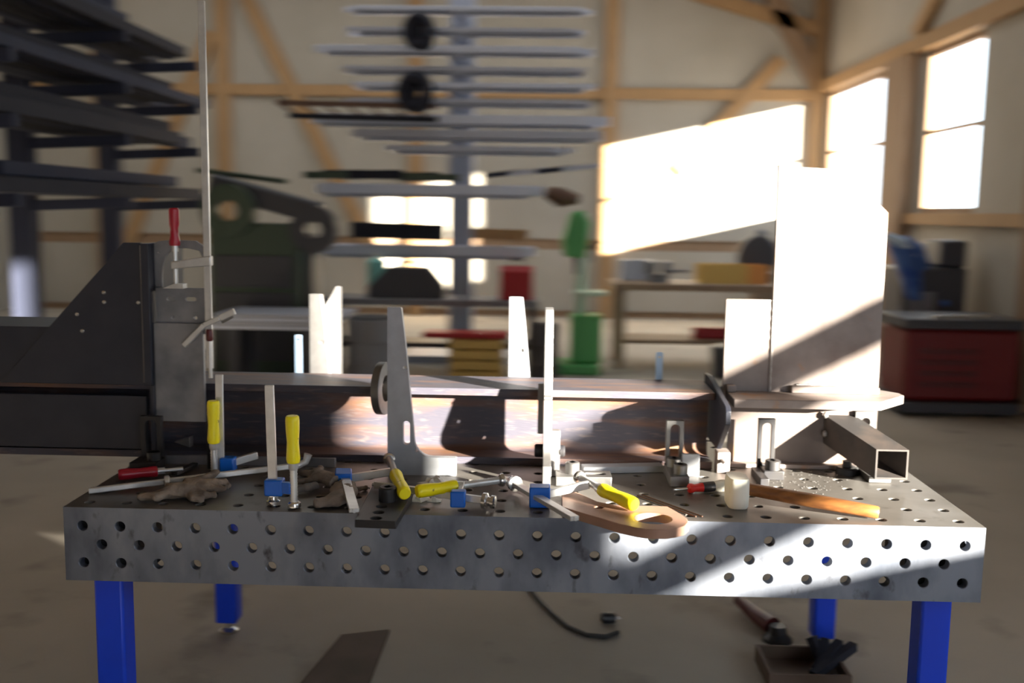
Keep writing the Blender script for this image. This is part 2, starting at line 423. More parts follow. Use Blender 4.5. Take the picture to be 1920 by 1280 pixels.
for x in (0.085, 2.315):
    for y in (0.10, 1.10):
        dy = 1 if y < 0.6 else -1
        lg = MB().box(x-0.04, x+0.04, y-0.04, y+0.04, FL+0.045, -0.20).build('leg', 'blue_paint', table, bevel=0.008)
        MB().lathe((x, y, FL), Z_, [(0, 0.034), (0.008, 0.036), (0.014, 0.03), (0.018, 0.012), (0.05, 0.012)], 20).build('foot', 'chrome', lg)
        sx = 1 if x < 1 else -1
        a, b = sorted((x-sx*0.05, x+sx*0.10)); c, d = sorted((y-dy*0.06, y+dy*0.10))
        MB().box(a, b, c, d, -0.205, -PT-0.001).build('leg_mount', 'black_oxide_or_shade', table)

# ================================================================== I-BEAM ON THE TABLE
BY0, BY1, BH = 0.55, 0.79, 0.24
def ibeam_profile(b, h, tf, tw, r, n=6):
    hb = b/2; ht = tw/2; P = [(-hb, 0), (hb, 0), (hb, tf)]
    P += [(ht+r-r*math.sin(math.pi/2*k/n), tf+r-r*math.cos(math.pi/2*k/n)) for k in range(n+1)]
    P += [(ht+r-r*math.cos(math.pi/2*k/n), h-tf-r+r*math.sin(math.pi/2*k/n)) for k in range(n+1)]
    P += [(hb, h-tf), (hb, h), (-hb, h), (-hb, h-tf)]
    P += [(-(ht+r-r*math.sin(math.pi/2*k/n)), h-tf-r+r*math.cos(math.pi/2*k/n)) for k in range(n+1)]
    P += [(-(ht+r-r*math.cos(math.pi/2*k/n)), tf+r-r*math.sin(math.pi/2*k/n)) for k in range(n+1)]
    P += [(-hb, tf)]
    return P
beam = thing('steel_beam', 'long rusty steel beam with flanges lying along the welding table', 'beam', (0.4, 0.67, 0))
MB().prism(ibeam_profile(0.24, BH, 0.022, 0.011, 0.024), [], (-1.15, 0.67, 0), Y_, Z_, (2.94, 0, 0)).build('profile', 'mill_scale', beam, bevel=0.002)
ep = MB().prism([(0.795, 0.265), (0.70, 0.268), (0.40, 0.228), (0.385, 0.215), (0.385, 0.175), (0.52, 0.072), (0.795, 0.066)], [], (1.795, 0, 0), Y_, Z_, (0.016, 0, 0)).build('end_plate', 'dark_plate', beam, bevel=0.002)
MB().box(1.797, 1.835, 0.50, 0.56, 0.0, 0.066).build('end_stop', 'rusty_plate', beam, bevel=0.002)
for z in (0.24, 0.20, 0.10): MB().tube([(1.812, 0.45+k*0.02, z-0.06+0.003*math.sin(k*3)) for k in range(5)], 0.006, 8).build('weld_bead', 'weld', ep)

# ================================================================== RIGHT: WELDED STEEL FRAME
fr = thing('plate_weldment', 'tall sunlit steel plate frame with shelf and box tube', 'steel frame', (2.07, 0.6, 0))
P0 = 0.60
MB().prism([(1.968, 0.2135), (2.304, 0.2135), (2.303, 0.80), (2.165, 0.928), (1.964, 0.938)], [], (0, P0, 0), X_, Z_, (0, 0.016, 0)).build('tall_plate', 'rusty_plate', fr, bevel=0.002)
MB().box(1.822, 1.967, P0+0.001, P0+0.016, 0.2, 0.528).build('side_plate', 'rusty_plate', fr, bevel=0.002)
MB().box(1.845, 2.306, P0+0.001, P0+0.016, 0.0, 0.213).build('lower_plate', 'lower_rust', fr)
MB().tube([(1.968, P0-0.002, 0.24+0.01*k) for k in range(30)], [0.003+0.0008*math.sin(k*2.1) for k in range(30)], 8).build('weld_bead', 'weld', fr)
MB().prism([(1.832, 0.455), (2.268, 0.455), (2.375, 0.575), (2.375, 0.615), (2.30, 0.71), (1.832, 0.71)], [], (0, 0, 0.213), X_, Y_, (0, 0, 0.027)).build('shelf_plate', 'rusty_plate', fr, bevel=0.002)
MB().box(2.03, 2.30, P0-0.026, P0, 0.24, 0.262).build('ledge_strip', 'rusty_plate', fr, bevel=0.003)
MB().box(1.832, 1.858, P0-0.03, P0, 0.24, 0.262).build('ledge_strip', 'rusty_plate', fr, bevel=0.003)
MB().tube([(2.05+0.01*k, P0-0.004, 0.264) for k in range(24)], [0.003+0.0015*math.sin(k*1.7) for k in range(24)], 8).build('weld_bead', 'weld', fr)
MB().box(1.85, 2.30, P0-0.028, P0+0.02, 0.0, 0.014).build('base_strip', 'rusty_plate', fr, bevel=0.002)
MB().prism([(2.235, 0.02), (2.297, 0.02), (2.297, 0.185), (2.235, 0.185)], [circ(2.268, 0.15, 0.014, 16)], (0, P0-0.014, 0), X_, Z_, (0, 0.013, 0)).build('drilled_tab', 'grey_steel', fr, bevel=0.0015)
# sloping box tube, hollow, open towards the camera side
x0, x1, z0, z1, w = 2.242, 2.337, 0.020, 0.109, 0.005
tubeb = MB().prism([(x0, z0), (x1, z0), (x1, z1), (x0, z1)], [[(x0+w, z0+w), (x1-w, z0+w), (x1-w, z1-w), (x0+w, z1-w)]], (0, 0.395, 0), X_, Z_, (-0.10, 0.205, 0.06))
bt = tubeb.build('box_tube', 'tube_steel', fr)
for zz in (0.16, 0.10): MB().lathe((2.143, P0-0.012, zz), Z_, [(0, 0.002), (0.006, 0.007), (0.016, 0.007), (0.022, 0.002)], 10).build('tack_weld', 'weld', fr)
sb = thing('support_block', 'dark steel block under the open end of the box tube', 'block', (2.25, 0.5, 0))
MB().box(2.235, 2.30, 0.425, 0.55, 0, 0.0195).build('block', 'grey_steel', sb, bevel=0.002)
MB().lathe((2.20, 0.53, 0), Z_, [(0, 0.034), (0.018, 0.034), (0.022, 0.030), (0.022, 0.014), (0.04, 0.014)], 24).build('round_foot', 'black_oxide_or_shade', sb)

# ================================================================== LEFT: WELDED COLUMN FOOT
lf = thing('welded_bracket', 'dark welded gusset bracket with slotted plates at the beam end', 'bracket', (0.0, 0.55, 0.24))
PY = 0.50
MB().box(0.062, 0.215, PY, PY+0.014, 0.127, 0.434).build('front_plate', 'grey_plate', lf, bevel=0.0015)
up_px = [(0.066, 0.40), (0.226, 0.40), (0.226, 0.541), (0.066, 0.541)]
MB().prism(up_px, [rslot(0.507, 0.100, 0.128, 0.007), rslot(0.507, 0.158, 0.192, 0.007), circ(0.118, 0.45, 0.006, 12), circ(0.188, 0.45, 0.006, 12)],
           (0, PY+0.014, 0), X_, Z_, (0, 0.012, 0)).build('slotted_plate', 'grey_plate', lf, bevel=0.001)
arch = [(0.082, 0.53), (0.082, 0.575), (0.086, 0.61), (0.095, 0.635), (0.112, 0.655), (0.135, 0.662), (0.165, 0.662), (0.20, 0.655), (0.212, 0.63), (0.214, 0.53)]
MB().prism([(0.060, 0.53), (0.082, 0.53)] + arch[1:-1] + [(0.214, 0.53), (0.226, 0.53), (0.226, 0.66), (0.19, 0.685), (0.12, 0.687), (0.075, 0.683), (0.060, 0.676)], [circ(0.074, 0.648, 0.003, 10)],
           (0, PY+0.028, 0), X_, Z_, (0, 0.012, 0)).build('arched_plate', 'grey_plate', lf, bevel=0.001)
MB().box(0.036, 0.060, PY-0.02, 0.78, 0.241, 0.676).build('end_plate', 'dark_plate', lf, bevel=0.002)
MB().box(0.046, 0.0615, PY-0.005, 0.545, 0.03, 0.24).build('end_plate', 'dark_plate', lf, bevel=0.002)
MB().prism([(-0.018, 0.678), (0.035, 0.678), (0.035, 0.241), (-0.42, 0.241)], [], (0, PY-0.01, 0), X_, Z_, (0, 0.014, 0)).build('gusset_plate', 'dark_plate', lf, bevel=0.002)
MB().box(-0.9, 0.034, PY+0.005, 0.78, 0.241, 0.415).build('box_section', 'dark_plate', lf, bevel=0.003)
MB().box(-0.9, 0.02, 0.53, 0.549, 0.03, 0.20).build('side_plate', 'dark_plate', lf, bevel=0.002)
for u, v in ((195, 548), (196, 566), (260, 567), (145, 589), (155, 620)):
    p = at(u, v, y=PY-0.012); MB().lathe((p.x, PY-0.010, p.z), -Y_, [(0, 0.006), (0.005, 0.006), (0.007, 0.003)], 10).build('bolt_head', 'chrome', lf)
MB().tube([(0.0345, PY-0.012, 0.25+0.02*k) for k in range(22)], 0.0028, 8).build('weld_bead', 'weld', lf)

# clamp with the red handle
def handle_prof(L, R): return [(0, R*0.80), (0.004, R*0.95), (L*0.10, R), (L*0.30, R*0.97), (L*0.55, R*0.84), (L*0.75, R*0.92), (L*0.90, R), (L*0.985, R*0.9), (L, R*0.62)]
rc = thing('bar_clamp', 'tall upright bar clamp with red wooden handle on slotted plate', 'clamp', (0.235, 0.5, 0.3))
MB().bar((0.236, 0.494, 0.297), (0.236, 0.494, 1.388), 0.021, 0.010, up=Y_).build('rail', 'zinc_steel', rc, bevel=0.0015)
MB().hexa([(0.128, 0.482, 0.600), (0.25, 0.478, 0.612), (0.25, 0.506, 0.612), (0.128, 0.502, 0.600), (0.128, 0.482, 0.623), (0.25, 0.478, 0.642), (0.25, 0.506, 0.642), (0.128, 0.502, 0.623)]).build('sliding_arm', 'zinc_steel', rc, bevel=0.003)
MB().lathe((0.138, 0.492, 0.553), Z_, [(0, 0.007), (0.1, 0.007), (0.1, 0.010), (0.118, 0.010)], 14).build('spindle', 'zinc_steel', rc)
MB().lathe((0.138, 0.492, 0.671), Z_, [(0, 0.015), (0.01, 0.0165), (0.03, 0.0125), (0.05, 0.012), (0.065, 0.015), (0.108, 0.0155), (0.113, 0.012)], 20).build('handle', 'red_handle', rc)
MB().prism([(0.10, 0.5415), (0.165, 0.5415), (0.165, 0.556), (0.135, 0.556)], [], (0, 0.480, 0), X_, Z_, (0, 0.034, 0)).build('pressure_pad', 'zinc_steel', rc, bevel=0.001)
sc = thing('lever_clamp', 'bent steel clamp arm with dark red grip beside the slotted plate', 'clamp', (0.24, 0.47, 0.3))
A = [at(345, 648, y=0.475), at(383, 609, y=0.472), at(413, 596, y=0.47), at(440, 583, y=0.47)]
for i in range(3): MB().bar(A[i], A[i+1], 0.012, 0.016 if i < 2 else 0.020, up=Z_).build('jaw_arm', 'zinc_steel', sc, bevel=0.002)
MB().bar(A[2]+Vector((0, 0.01, -0.012)), A[3]+Vector((-0.01, 0.01, -0.015)), 0.008, 0.014).build('lower_jaw', 'grey_steel', sc, bevel=0.001)
p = at(393, 628, y=0.478); MB().lathe((p.x, 0.478, p.z-0.018), Z_, [(0, 0.008), (0.005, 0.0105), (0.03, 0.0105), (0.036, 0.008)], 14).build('grip', 'dark_red', sc)
MB().cyl((p.x, 0.478, 0.27), (p.x, 0.478, 0.42), 0.006).build('spindle', 'zinc_steel', sc)

# ================================================================== STOP SQUARES (tapered brackets)
def square_profile(L, H, top=0.042, wb=0.078):
    P = [(0, 0), (L, 0), (L, 0.055), (wb+0.057, 0.055)]
    for k in range(1, 7):
        t = math.pi/2*k/6; P.append((wb+0.057-0.055*math.sin(t), 0.055+0.055*(1-math.cos(t))))
    P += [(wb, 0.14), (top+0.012, H*0.78), (top, H-0.004), (top-0.003, H), (0, H)]
    return P
def stop_square(name, label, O, U, N, L=0.205, H=0.503, holes=(), m='bracket_steel', wb=0.078, top=0.042, group='tapered stop squares around the beam'):
    o = thing(name, label, 'bracket', O, group)
    MB().prism(square_profile(L, H, top, wb), holes, O, U, Z_, N).build('square', m, o, bevel=0.0015)
    return o
hA = [circ(0.052, 0.325, 0.006, 14), slot(0.057, 0.092, 0.165, 0.0105), circ(0.088, 0.075, 0.005, 10)]
sA = stop_square('stop_square', 'grey tapered steel stop square facing the camera beside steel ring', (0.797, 0.40, 0), X_, (0, 0.025, 0), holes=hA)
MB().lathe((0.93, 0.47, 0), Z_, [(0, 0.02), (0.038, 0.02), (0.04, 0.018), (0.04, 0.008), (0.032, 0.008)], 20).build('bolt', 'black_oxide_or_shade', sA)
sB = stop_square('stop_square', 'edge-on steel stop square standing against the sunlit beam middle', (1.262, 0.548, 0), -Y_, (0.024, 0, 0), L=0.225, H=0.498, wb=0.15, top=0.06, m='ground_steel',
                 holes=[circ(0.05, 0.33, 0.006, 14), circ(0.112, 0.235, 0.011, 14), circ(0.112, 0.175, 0.011, 14), circ(0.045, 0.105, 0.011, 14)])
MB().box(1.2865, 1.312, 0.42, 0.445, 0, 0.140).build('angle_block', 'ground_steel', sB, bevel=0.0015)
MB().lathe((1.312, 0.435, 0.075), X_, [(0, 0.018), (0.012, 0.018), (0.016, 0.014)], 16).build('bolt', 'black_oxide_or_shade', sB)
MB().lathe((1.262, 0.435, 0.075), -X_, [(0, 0.02), (0.022, 0.02), (0.026, 0.016)], 16).build('bolt', 'black_oxide_or_shade', sB)
MB().box(1.244, 1.2615, 0.532, 0.547, 0.105, 0.262).build('spacer_strip', 'bracket_steel', sB, bevel=0.001)
c1 = at(581, 690, y=0.83); 
stop_square('stop_square', 'tapered stop square behind the beam, left one of the pair', (c1.x, 0.83, 0), X_, (0, 0.025, 0), L=0.20, m='ground_steel', holes=[circ(0.042, 0.34, 0.006, 12)])
xr = at(636, 690, y=0.87).x
sC2 = thing('stop_square', 'pointed stop square behind the beam, right one of the pair', 'bracket', (xr-0.03, 0.87, 0), 'tapered stop squares around the beam')
MB().prism([(xr, 0), (xr, 0.525), (xr-0.010, 0.528), (xr-0.058, 0.44), (xr-0.074, 0.24), (xr-0.10, 0.055), (xr-0.10, 0)], [], (0, 0.87, 0), X_, Z_, (0.006, 0.025, 0)).build('square', 'ground_steel', sC2, bevel=0.0015)
d1 = at(954, 697, y=0.82)
stop_square('stop_square', 'sunlit white stop square with one drilled hole behind the beam', (d1.x, 0.82, 0), X_, (0, 0.025, 0), L=0.20, H=0.505, holes=[circ(0.045, 0.325, 0.007, 12)])
for (u, vt, lab) in ((559, 627, 'thin pale blue drilled strip behind the beam near the square pair'), (1237, 660, 'thin pale blue drilled strip behind the beam toward the tall frame')):
    p = at(u, vt, y=0.81)
    o = MB().prism([(-0.0115, 0), (0.0115, 0), (0.0115, p.z-0.004), (0.008, p.z), (-0.008, p.z), (-0.0115, p.z-0.004)], [circ(0, p.z-0.017, 0.004, 10)], (p.x, 0.81, 0), X_, Z_, (0, 0.006, 0)).build('drilled_strip', 'pale_blue_bar')
    tag(o, lab, 'metal strip', 'pale blue strips behind the beam')
# ring leaning on the square
rg = MB().ring((0.772, 0.468, 0.250), Vector((1, -0.16, 0)), 0.080, 0.040, 0.024, 40).build('steel_ring', 'grey_steel', bevel=0.002)
tag(rg, 'thick steel ring standing upright against the grey stop square', 'ring')

# ================================================================== SLOTTED STOPS AND BOLTS
def slotted_stop(name, label, x0, x1, y, h, base=None, knobs=(), m='grey_steel', th=0.018):
    o = thing(name, label, 'stop', ((x0+x1)/2, y, 0), 'slotted stops bolted to the table')
    cx = (x0+x1)/2
    MB().prism([(x0, 0), (x1, 0), (x1, h), (x0, h)], [slot(cx, 0.03, h-0.012, (x1-x0)*0.27)], (0, y, 0), X_, Z_, (0, th, 0)).build('slotted_upright', m, o, bevel=0.0015)
    if base: MB().box(*base).build('base_block', m, o, bevel=0.002)
    for kx, ky, kz, kr, kh in knobs:
        MB().lathe((kx, ky, kz), Z_, [(0, kr), (kh-0.002, kr), (kh, kr-0.002), (kh, 0.009), (kh-0.008, 0.009)], 20).build('bolt_head', 'grey_steel' if m != 'black_oxide_or_shade' else m, o)
    return o
slotted_stop('slotted_stop', 'upright slotted steel stop in front of the beam near its end', 1.637, 1.690, 0.49, 0.163,
             base=(1.632, 1.688, 0.33, 0.489, 0, 0.032), knobs=((1.657, 0.45, 0.032, 0.022, 0.026), (1.666, 0.365, 0.032, 0.021, 0.028)))
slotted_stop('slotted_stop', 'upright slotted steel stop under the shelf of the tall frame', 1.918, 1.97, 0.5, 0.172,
             base=(1.925, 1.985, 0.43, 0.499, 0, 0.028), knobs=((1.955, 0.455, 0.028, 0.023, 0.028),), m='black_oxide_or_shade')  # black colour here paints in the shadow under the shelf
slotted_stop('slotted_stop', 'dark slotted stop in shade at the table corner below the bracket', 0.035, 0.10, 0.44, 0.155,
             base=(0.03, 0.11, 0.36, 0.439, 0, 0.03), knobs=((0.09, 0.40, 0.03, 0.02, 0.025),), m='black_oxide_or_shade')
o = MB().prism([(0.245, 0), (0.267, 0), (0.267, 0.165), (0.245, 0.165)], [circ(0.256, z, 0.004, 10) for z in (0.05, 0.09, 0.13)], (0, 0.42, 0), X_, Z_, (0, 0.014, 0)).build('drilled_upright', 'black_oxide_or_shade', bevel=0.001)
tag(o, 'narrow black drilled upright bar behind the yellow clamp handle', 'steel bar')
o = MB().box(0.10, 0.625, 0.470, 0.482, 0, 0.028).build('edge_strip', 'grey_plate', bevel=0.001); tag(o, 'long flat grey strip on edge along the shaded beam foot', 'steel strip')
o = MB().prism([(0.115, 0.062), (0.165, 0.078), (0.165, 0.046)], [], (0, 0.50, 0), X_, Z_, (0, 0.028, 0)).build('steel_wedge', 'grey_steel', lf, bevel=0.001)
o = MB().box(1.900, 1.925, 0.36, 0.50, 0, 0.022).build('steel_bar', 'black_oxide_or_shade', bevel=0.0015); tag(o, 'short black steel bar beside the slotted stop under shelf', 'steel bar')
o = MB().box(1.682, 1.735, 0.452, 0.460, 0, 0.070).build('end_tab', 'bracket_steel', bevel=0.0015); tag(o, 'small bright square steel tab beside the upright slotted stop', 'steel plate')
o = MB().bar((1.383, 0.475, 0.011), (1.630, 0.515, 0.011), 0.045, 0.021).build('flat_bar', 'bracket_steel', bevel=0.0015); tag(o, 'sunlit flat steel bar lying at the foot of the beam', 'steel bar')
ls = thing('slotted_block', 'slotted steel block lying on the table with one bolt', 'block', (1.38, 0.35, 0))
MB().prism([(1.300, 0.31), (1.462, 0.31), (1.462, 0.385), (1.300, 0.385)], [rslot(0.35, 1.385, 1.448, 0.012)], (0, 0, 0), X_, Y_, (0, 0, 0.030)).build('block', 'grey_steel', ls, bevel=0.002)
MB().lathe((1.349, 0.352, 0.030), Z_, [(0, 0.021), (0.030, 0.021), (0.033, 0.018), (0.033, 0.009), (0.024, 0.009)], 22).build('bolt_head', 'grey_steel', ls)

# black drilled plate over the front edge
bp = thing('drilled_plate', 'black drilled steel plate sticking out over the front table edge', 'steel plate', (0.83, 0.05, 0))
tz = 0.021
q = [at(665, 974, z=tz), at(742, 977, z=tz), at(785, 906, z=tz), at(700, 906, z=tz)]
hl = [at(705, 971, z=tz), at(710, 960, z=tz), at(716, 949, z=tz)]
MB().prism([(p.x, p.y) for p in q], [circ(p.x, p.y, 0.0145, 16) for p in hl], (0, 0, 0.0005), X_, Y_, (0, 0, 0.0205)).build('plate', 'black_oxide_or_shade', bp, bevel=0.002)
p = at(724, 944, z=tz)
MB().lathe((p.x, p.y+0.03, tz), Z_, [(0, 0.024), (0.034, 0.024), (0.038, 0.021), (0.038, 0.010), (0.03, 0.010)], 22).build('bolt_head', 'black_oxide_or_shade', bp)

# copper coloured lug plate
lz = 0.024
out = [(1053, 921), (1080, 922), (1100, 931), (1120, 940), (1155, 947), (1200, 948), (1251, 949), (1274, 962), (1288, 972), (1291, 979), (1284, 986), (1270, 990), (1250, 993), (1232, 993), (1210, 992), (1191, 989), (1160, 982), (1128, 972), (1090, 961), (1054, 950)]
P = [at(u, v, z=lz) for u, v in out]; hc = at(1225, 972, z=lz); sh = at(1123, 951, z=lz)
o = MB().prism([(p.x, p.y) for p in P], [circ(hc.x, hc.y, 0.047, 32), circ(sh.x, sh.y, 0.013, 16)], (0, 0, 0.0005), X_, Y_, (0, 0, lz)).build('lug_plate', 'copper_plate', bevel=0.0015)
tag(o, 'coppery steel lug plate with large round hole at front edge', 'steel plate')

# ================================================================== SCREW CLAMPS (yellow handles, blue jaws)
def screw_clamp(label, rail, rail_w, jaw, jaw_ax, arm, spin, hand, pads=(), arm_w=0.022, hL=0.125, hR=0.0185, sr=0.0105):
    """rail: (p0,p1); jaw: centre; jaw_ax: 3 half extents; arm: (p0,p1); spin: (handle end, tip end); hand: (p0 outer end, p1 ferrule end)"""
    base = Vector(jaw); base.z = 0
    o = thing('screw_clamp', label, 'clamp', base, 'screw clamps with yellow handles')
    r0, r1 = Vector(rail[0]), Vector(rail[1])
    MB().bar(r0, r1, rail_w[0], rail_w[1], up=rail_w[2]).build('rail', 'zinc_steel', o, bevel=0.0015)
    d = (r1-r0).normalized(); MB().cyl(r0-d*0.006, r0, 0.005).build('rail_pin', 'zinc_steel', o)
    j = Vector(jaw); a, b, c = [Vector(q) for q in jaw_ax]
    MB().hexa([j-a-b-c, j+a-b-c, j+a+b-c, j-a+b-c, j-a-b+c, j+a-b+c, j+a+b+c, j-a+b+c]).build('sliding_jaw', 'blue_jaw', o, bevel=0.004)
    if arm: MB().bar(arm[0], arm[1], arm_w*0.6, arm_w).build('arm', 'zinc_steel' if len(arm) < 3 else arm[2], o, bevel=0.002)
    s0, s1 = Vector(spin[0]), Vector(spin[1]); L = (s1-s0).length; ds = (s1-s0).normalized()
    prof = []; k = 0; n = max(8, int(L/0.004))
    for k in range(n+1): prof.append((L*k/n, sr*(1.0 if k % 2 else 0.88)))
    sp = MB().lathe(s0, ds, prof, 14).build('spindle', 'zinc_steel', o)
    MB().lathe(s1, ds, [(-0.016, sr*1.15), (-0.012, 0.017), (-0.006, 0.0185), (-0.002, 0.0185), (0, 0.015)], 18).build('pressure_pad', 'chrome', sp)
    h0, h1 = Vector(hand[0]), Vector(hand[1]); L = (h1-h0).length
    hd = MB().lathe(h0, h1-h0, [(a, r*1.0) for a, r in handle_prof(L, hR)], 22).build('handle', 'yellow_handle', o)
    MB().lathe(h1, h1-h0, [(0, 0.0135), (0.012, 0.013), (0.018, 0.011)], 16).build('ferrule', 'zinc_steel', hd)
    for pc, pd, pr in pads:
        pc, pd = Vector(pc), Vector(pd).normalized()
        MB().lathe(pc, pd, [(0, pr*0.55), (0.004, pr), (0.014, pr), (0.018, pr*0.6), (0.026, pr*0.55), (0.027, pr*0.8), (0.036, pr*0.8), (0.038, pr*0.5)], 18).build('end_pad', 'chrome', o)
    return o
V = Vector
# 1: upright, at the left near the gloves
Y1 = 0.33
a = at(411, 702, y=Y1); b = at(414, 878, y=Y1); h0 = at(400, 751, y=Y1-0.02); h1 = at(401, 831, y=Y1-0.02); tip = at(402, 892, y=Y1-0.02)
j = at(428, 869, y=Y1); e = at(482, 853, y=Y1+0.06)
screw_clamp('upright screw clamp, yellow handle, beside the gloves and red handle', (b, a), (0.022, 0.009, Y_), j, ((0.021, 0, 0), (0, 0.02, 0), (0, 0, 0.020)),
            (j, e), (h1, tip), (h0, h1))
# 2: upright at the front edge
Y2 = 0.055
a = at(505, 722, y=Y2); b = at(513, 948, y=Y2); h0 = at(548, 779, y=Y2-0.02); h1 = at(550, 868, y=Y2-0.02); tip = at(552, 955, y=Y2-0.02)
tip.z = 0.003
j = at(515, 912, y=Y2)
screw_clamp('upright screw clamp at front edge, yellow handle with black scuffs', (b, a), (0.024, 0.010, Y_), j, ((0.024, 0, 0), (0, 0.02, 0), (0, 0, 0.022)),
            (j, at(547, 915, y=Y2-0.02), 'blue_jaw'), (h1, tip), (h0, h1), pads=((V((b.x, Y2, 0.0)), Z_, 0.019),), arm_w=0.03)
# 3: lying, handle points down to the black plate
zc = 0.045
j = at(644, 898, z=0.032)
r0 = at(664, 957, z=0.030); a1 = at(733, 884, z=0.055); h1 = at(741, 888, z=0.062); h0 = at(759, 926, z=0.045); tip = at(733, 868, z=0.055)
r1 = j + V((-0.012, 0.06, 0.006))
screw_clamp('lying screw clamp whose yellow handle rests beside the black plate', (r0, r1), (0.026, 0.011, Z_), j, ((0.024, 0, 0), (-0.004, 0.022, 0.004), (0, 0, 0.024)),
            (j, a1), (h1, tip + (tip-h1)*0.5), (h0, h1))
# 4: lying, handle points left
h0 = at(781, 921, z=0.045); h1 = at(857, 911, z=0.048); tip = at(944, 899, z=0.052); j = at(859, 934, z=0.03)
r0 = at(702, 908, z=0.036); r1 = at(912, 938, z=0.026)
screw_clamp('lying screw clamp with bright yellow handle over white paper scraps', (r0, r1), (0.012, 0.019, Z_), j, ((0.020, 0, 0), (0, 0.016, 0), (0, 0, 0.022)),
            (j, at(868, 907, z=0.05)), (h1, tip), (h0, h1), pads=((r1-V((0.012, 0, 0)), (r1-r0), 0.022),))
# 5: lying in front of the edge-on square
j = at(1012, 929, z=0.030); r0 = at(1078, 972, z=0.036); r1 = at(968, 908, z=0.030); h0 = at(1190, 946, z=0.045); h1 = at(1127, 917, z=0.055); tip = at(1085, 893, z=0.060)
screw_clamp('lying sunlit screw clamp whose yellow handle rests on the coppery plate', (r0, r1), (0.024, 0.012, Z_), j, ((0.028, 0, 0), (0, 0.024, 0), (0, 0, 0.028)),
            (j, at(1104, 908, z=0.055)), (h1, tip), (h0, h1), pads=((r1, (r1-r0), 0.022),), hR=0.019)

# long clamp rail and lying red handle
rd = thing('clamp_rail', 'long bright steel clamp rail with collar lying across the gloves', 'clamp rail', (0.25, 0.25, 0))
r0, r1 = at(166, 920, z=0.010), at(560, 872, z=0.045)
MB().bar(r0, r1, 0.012, 0.017).build('rail', 'zinc_steel', rd, bevel=0.003)
c = at(313, 905, z=0.026); dd = (r1-r0).normalized()
t_ = (c-r0).dot(dd); c = r0+dd*t_
MB().lathe(c-dd*0.008, dd, [(0, 0.012), (0.003, 0.017), (0.013, 0.017), (0.016, 0.012)], 18).build('collar', 'zinc_steel', rd)
MB().tube([r1-dd*0.02, r1, r1+dd*0.02+V((0, 0, 0.008)), r1+dd*0.028+V((0, 0, 0.03))], [0.009, 0.010, 0.010, 0.012], 12).build('hooked_jaw', 'zinc_steel', rd)
rh = thing('red_handled_clamp', 'lying clamp with red wooden handle in the shaded corner', 'clamp', (0.08, 0.34, 0))
h0, h1 = at(222, 890, z=0.020), at(296, 883, z=0.022)
MB().lathe(h0, h1-h0, [(a, r) for a, r in handle_prof((h1-h0).length, 0.0165)], 20).build('handle', 'red_handle', rh)
MB().lathe(h1, h1-h0, [(0, 0.010), (0.02, 0.010), (0.02, 0.006), (0.07, 0.006)], 14).build('spindle', 'zinc_steel', rh)
MB().bar(h1+(h1-h0).normalized()*0.045+V((0, 0, -0.012)), h1+(h1-h0).normalized()*0.05+V((0.02, 0.11, -0.012)), 0.02, 0.012).build('arm', 'black_oxide_or_shade', rh, bevel=0.002)

# ================================================================== GLOVES
def blob(name, chains, m, label, cat, voxel=0.005, amp=0.006, seed=0, parent=None):
    mb = MB()
    for pts, rads, fl in chains: mb.tube(pts, rads, 12, True, fl)
    o = mb.build(name, m)
    md = o.modifiers.new('remesh', 'REMESH'); md.mode = 'VOXEL'; md.voxel_size = voxel
    dg = bpy.context.evaluated_depsgraph_get(); ev = o.evaluated_get(dg); me2 = bpy.data.meshes.new_from_object(ev)
    o.modifiers.clear(); old = o.data; o.data = me2; bpy.data.meshes.remove(old)
    for v in me2.vertices:
        p = v.co*28 + Vector((seed*7.1, 0, 0)); k = noise.noise(p)*amp + noise.noise(p*2.6)*amp*0.5
        v.co += v.normal*k
        if v.co.z < 0.0005: v.co.z = 0.0005
    me2.shade_smooth()
    tag(o, label, cat, 'leather work gloves'); return o
def gp(u, v, z): return at(u, v, z=z)
blob('work_glove', [
    ([gp(262, 930, .012), gp(290, 930, .016), gp(318, 922, .02)], [0.016, 0.026, 0.03], 0.55),
    ([gp(310, 922, .02), gp(345, 918, .024), gp(385, 910, .026)], [0.032, 0.036, 0.03], 0.6),
    ([gp(380, 912, .026), gp(405, 905, .03), gp(422, 903, .022), gp(430, 912, .014)], [0.02, 0.013, 0.012, 0.011], 0.9),
    ([gp(378, 918, .02), gp(400, 916, .022), gp(425, 915, .016)], [0.015, 0.012, 0.010], 0.9),
    ([gp(370, 922, .018), gp(385, 928, .016), gp(405, 927, .012)], [0.016, 0.013, 0.011], 0.9),
    ([gp(355, 926, .015), gp(365, 934, .013), gp(380, 936, .012)], [0.015, 0.013, 0.010], 0.9),
    ([gp(345, 908, .03), gp(385, 897, .035), gp(408, 884, .045)], [0.018, 0.013, 0.010], 0.9)], 'leather',
    'crumpled grey brown leather glove under the long rail', 'glove', seed=1)
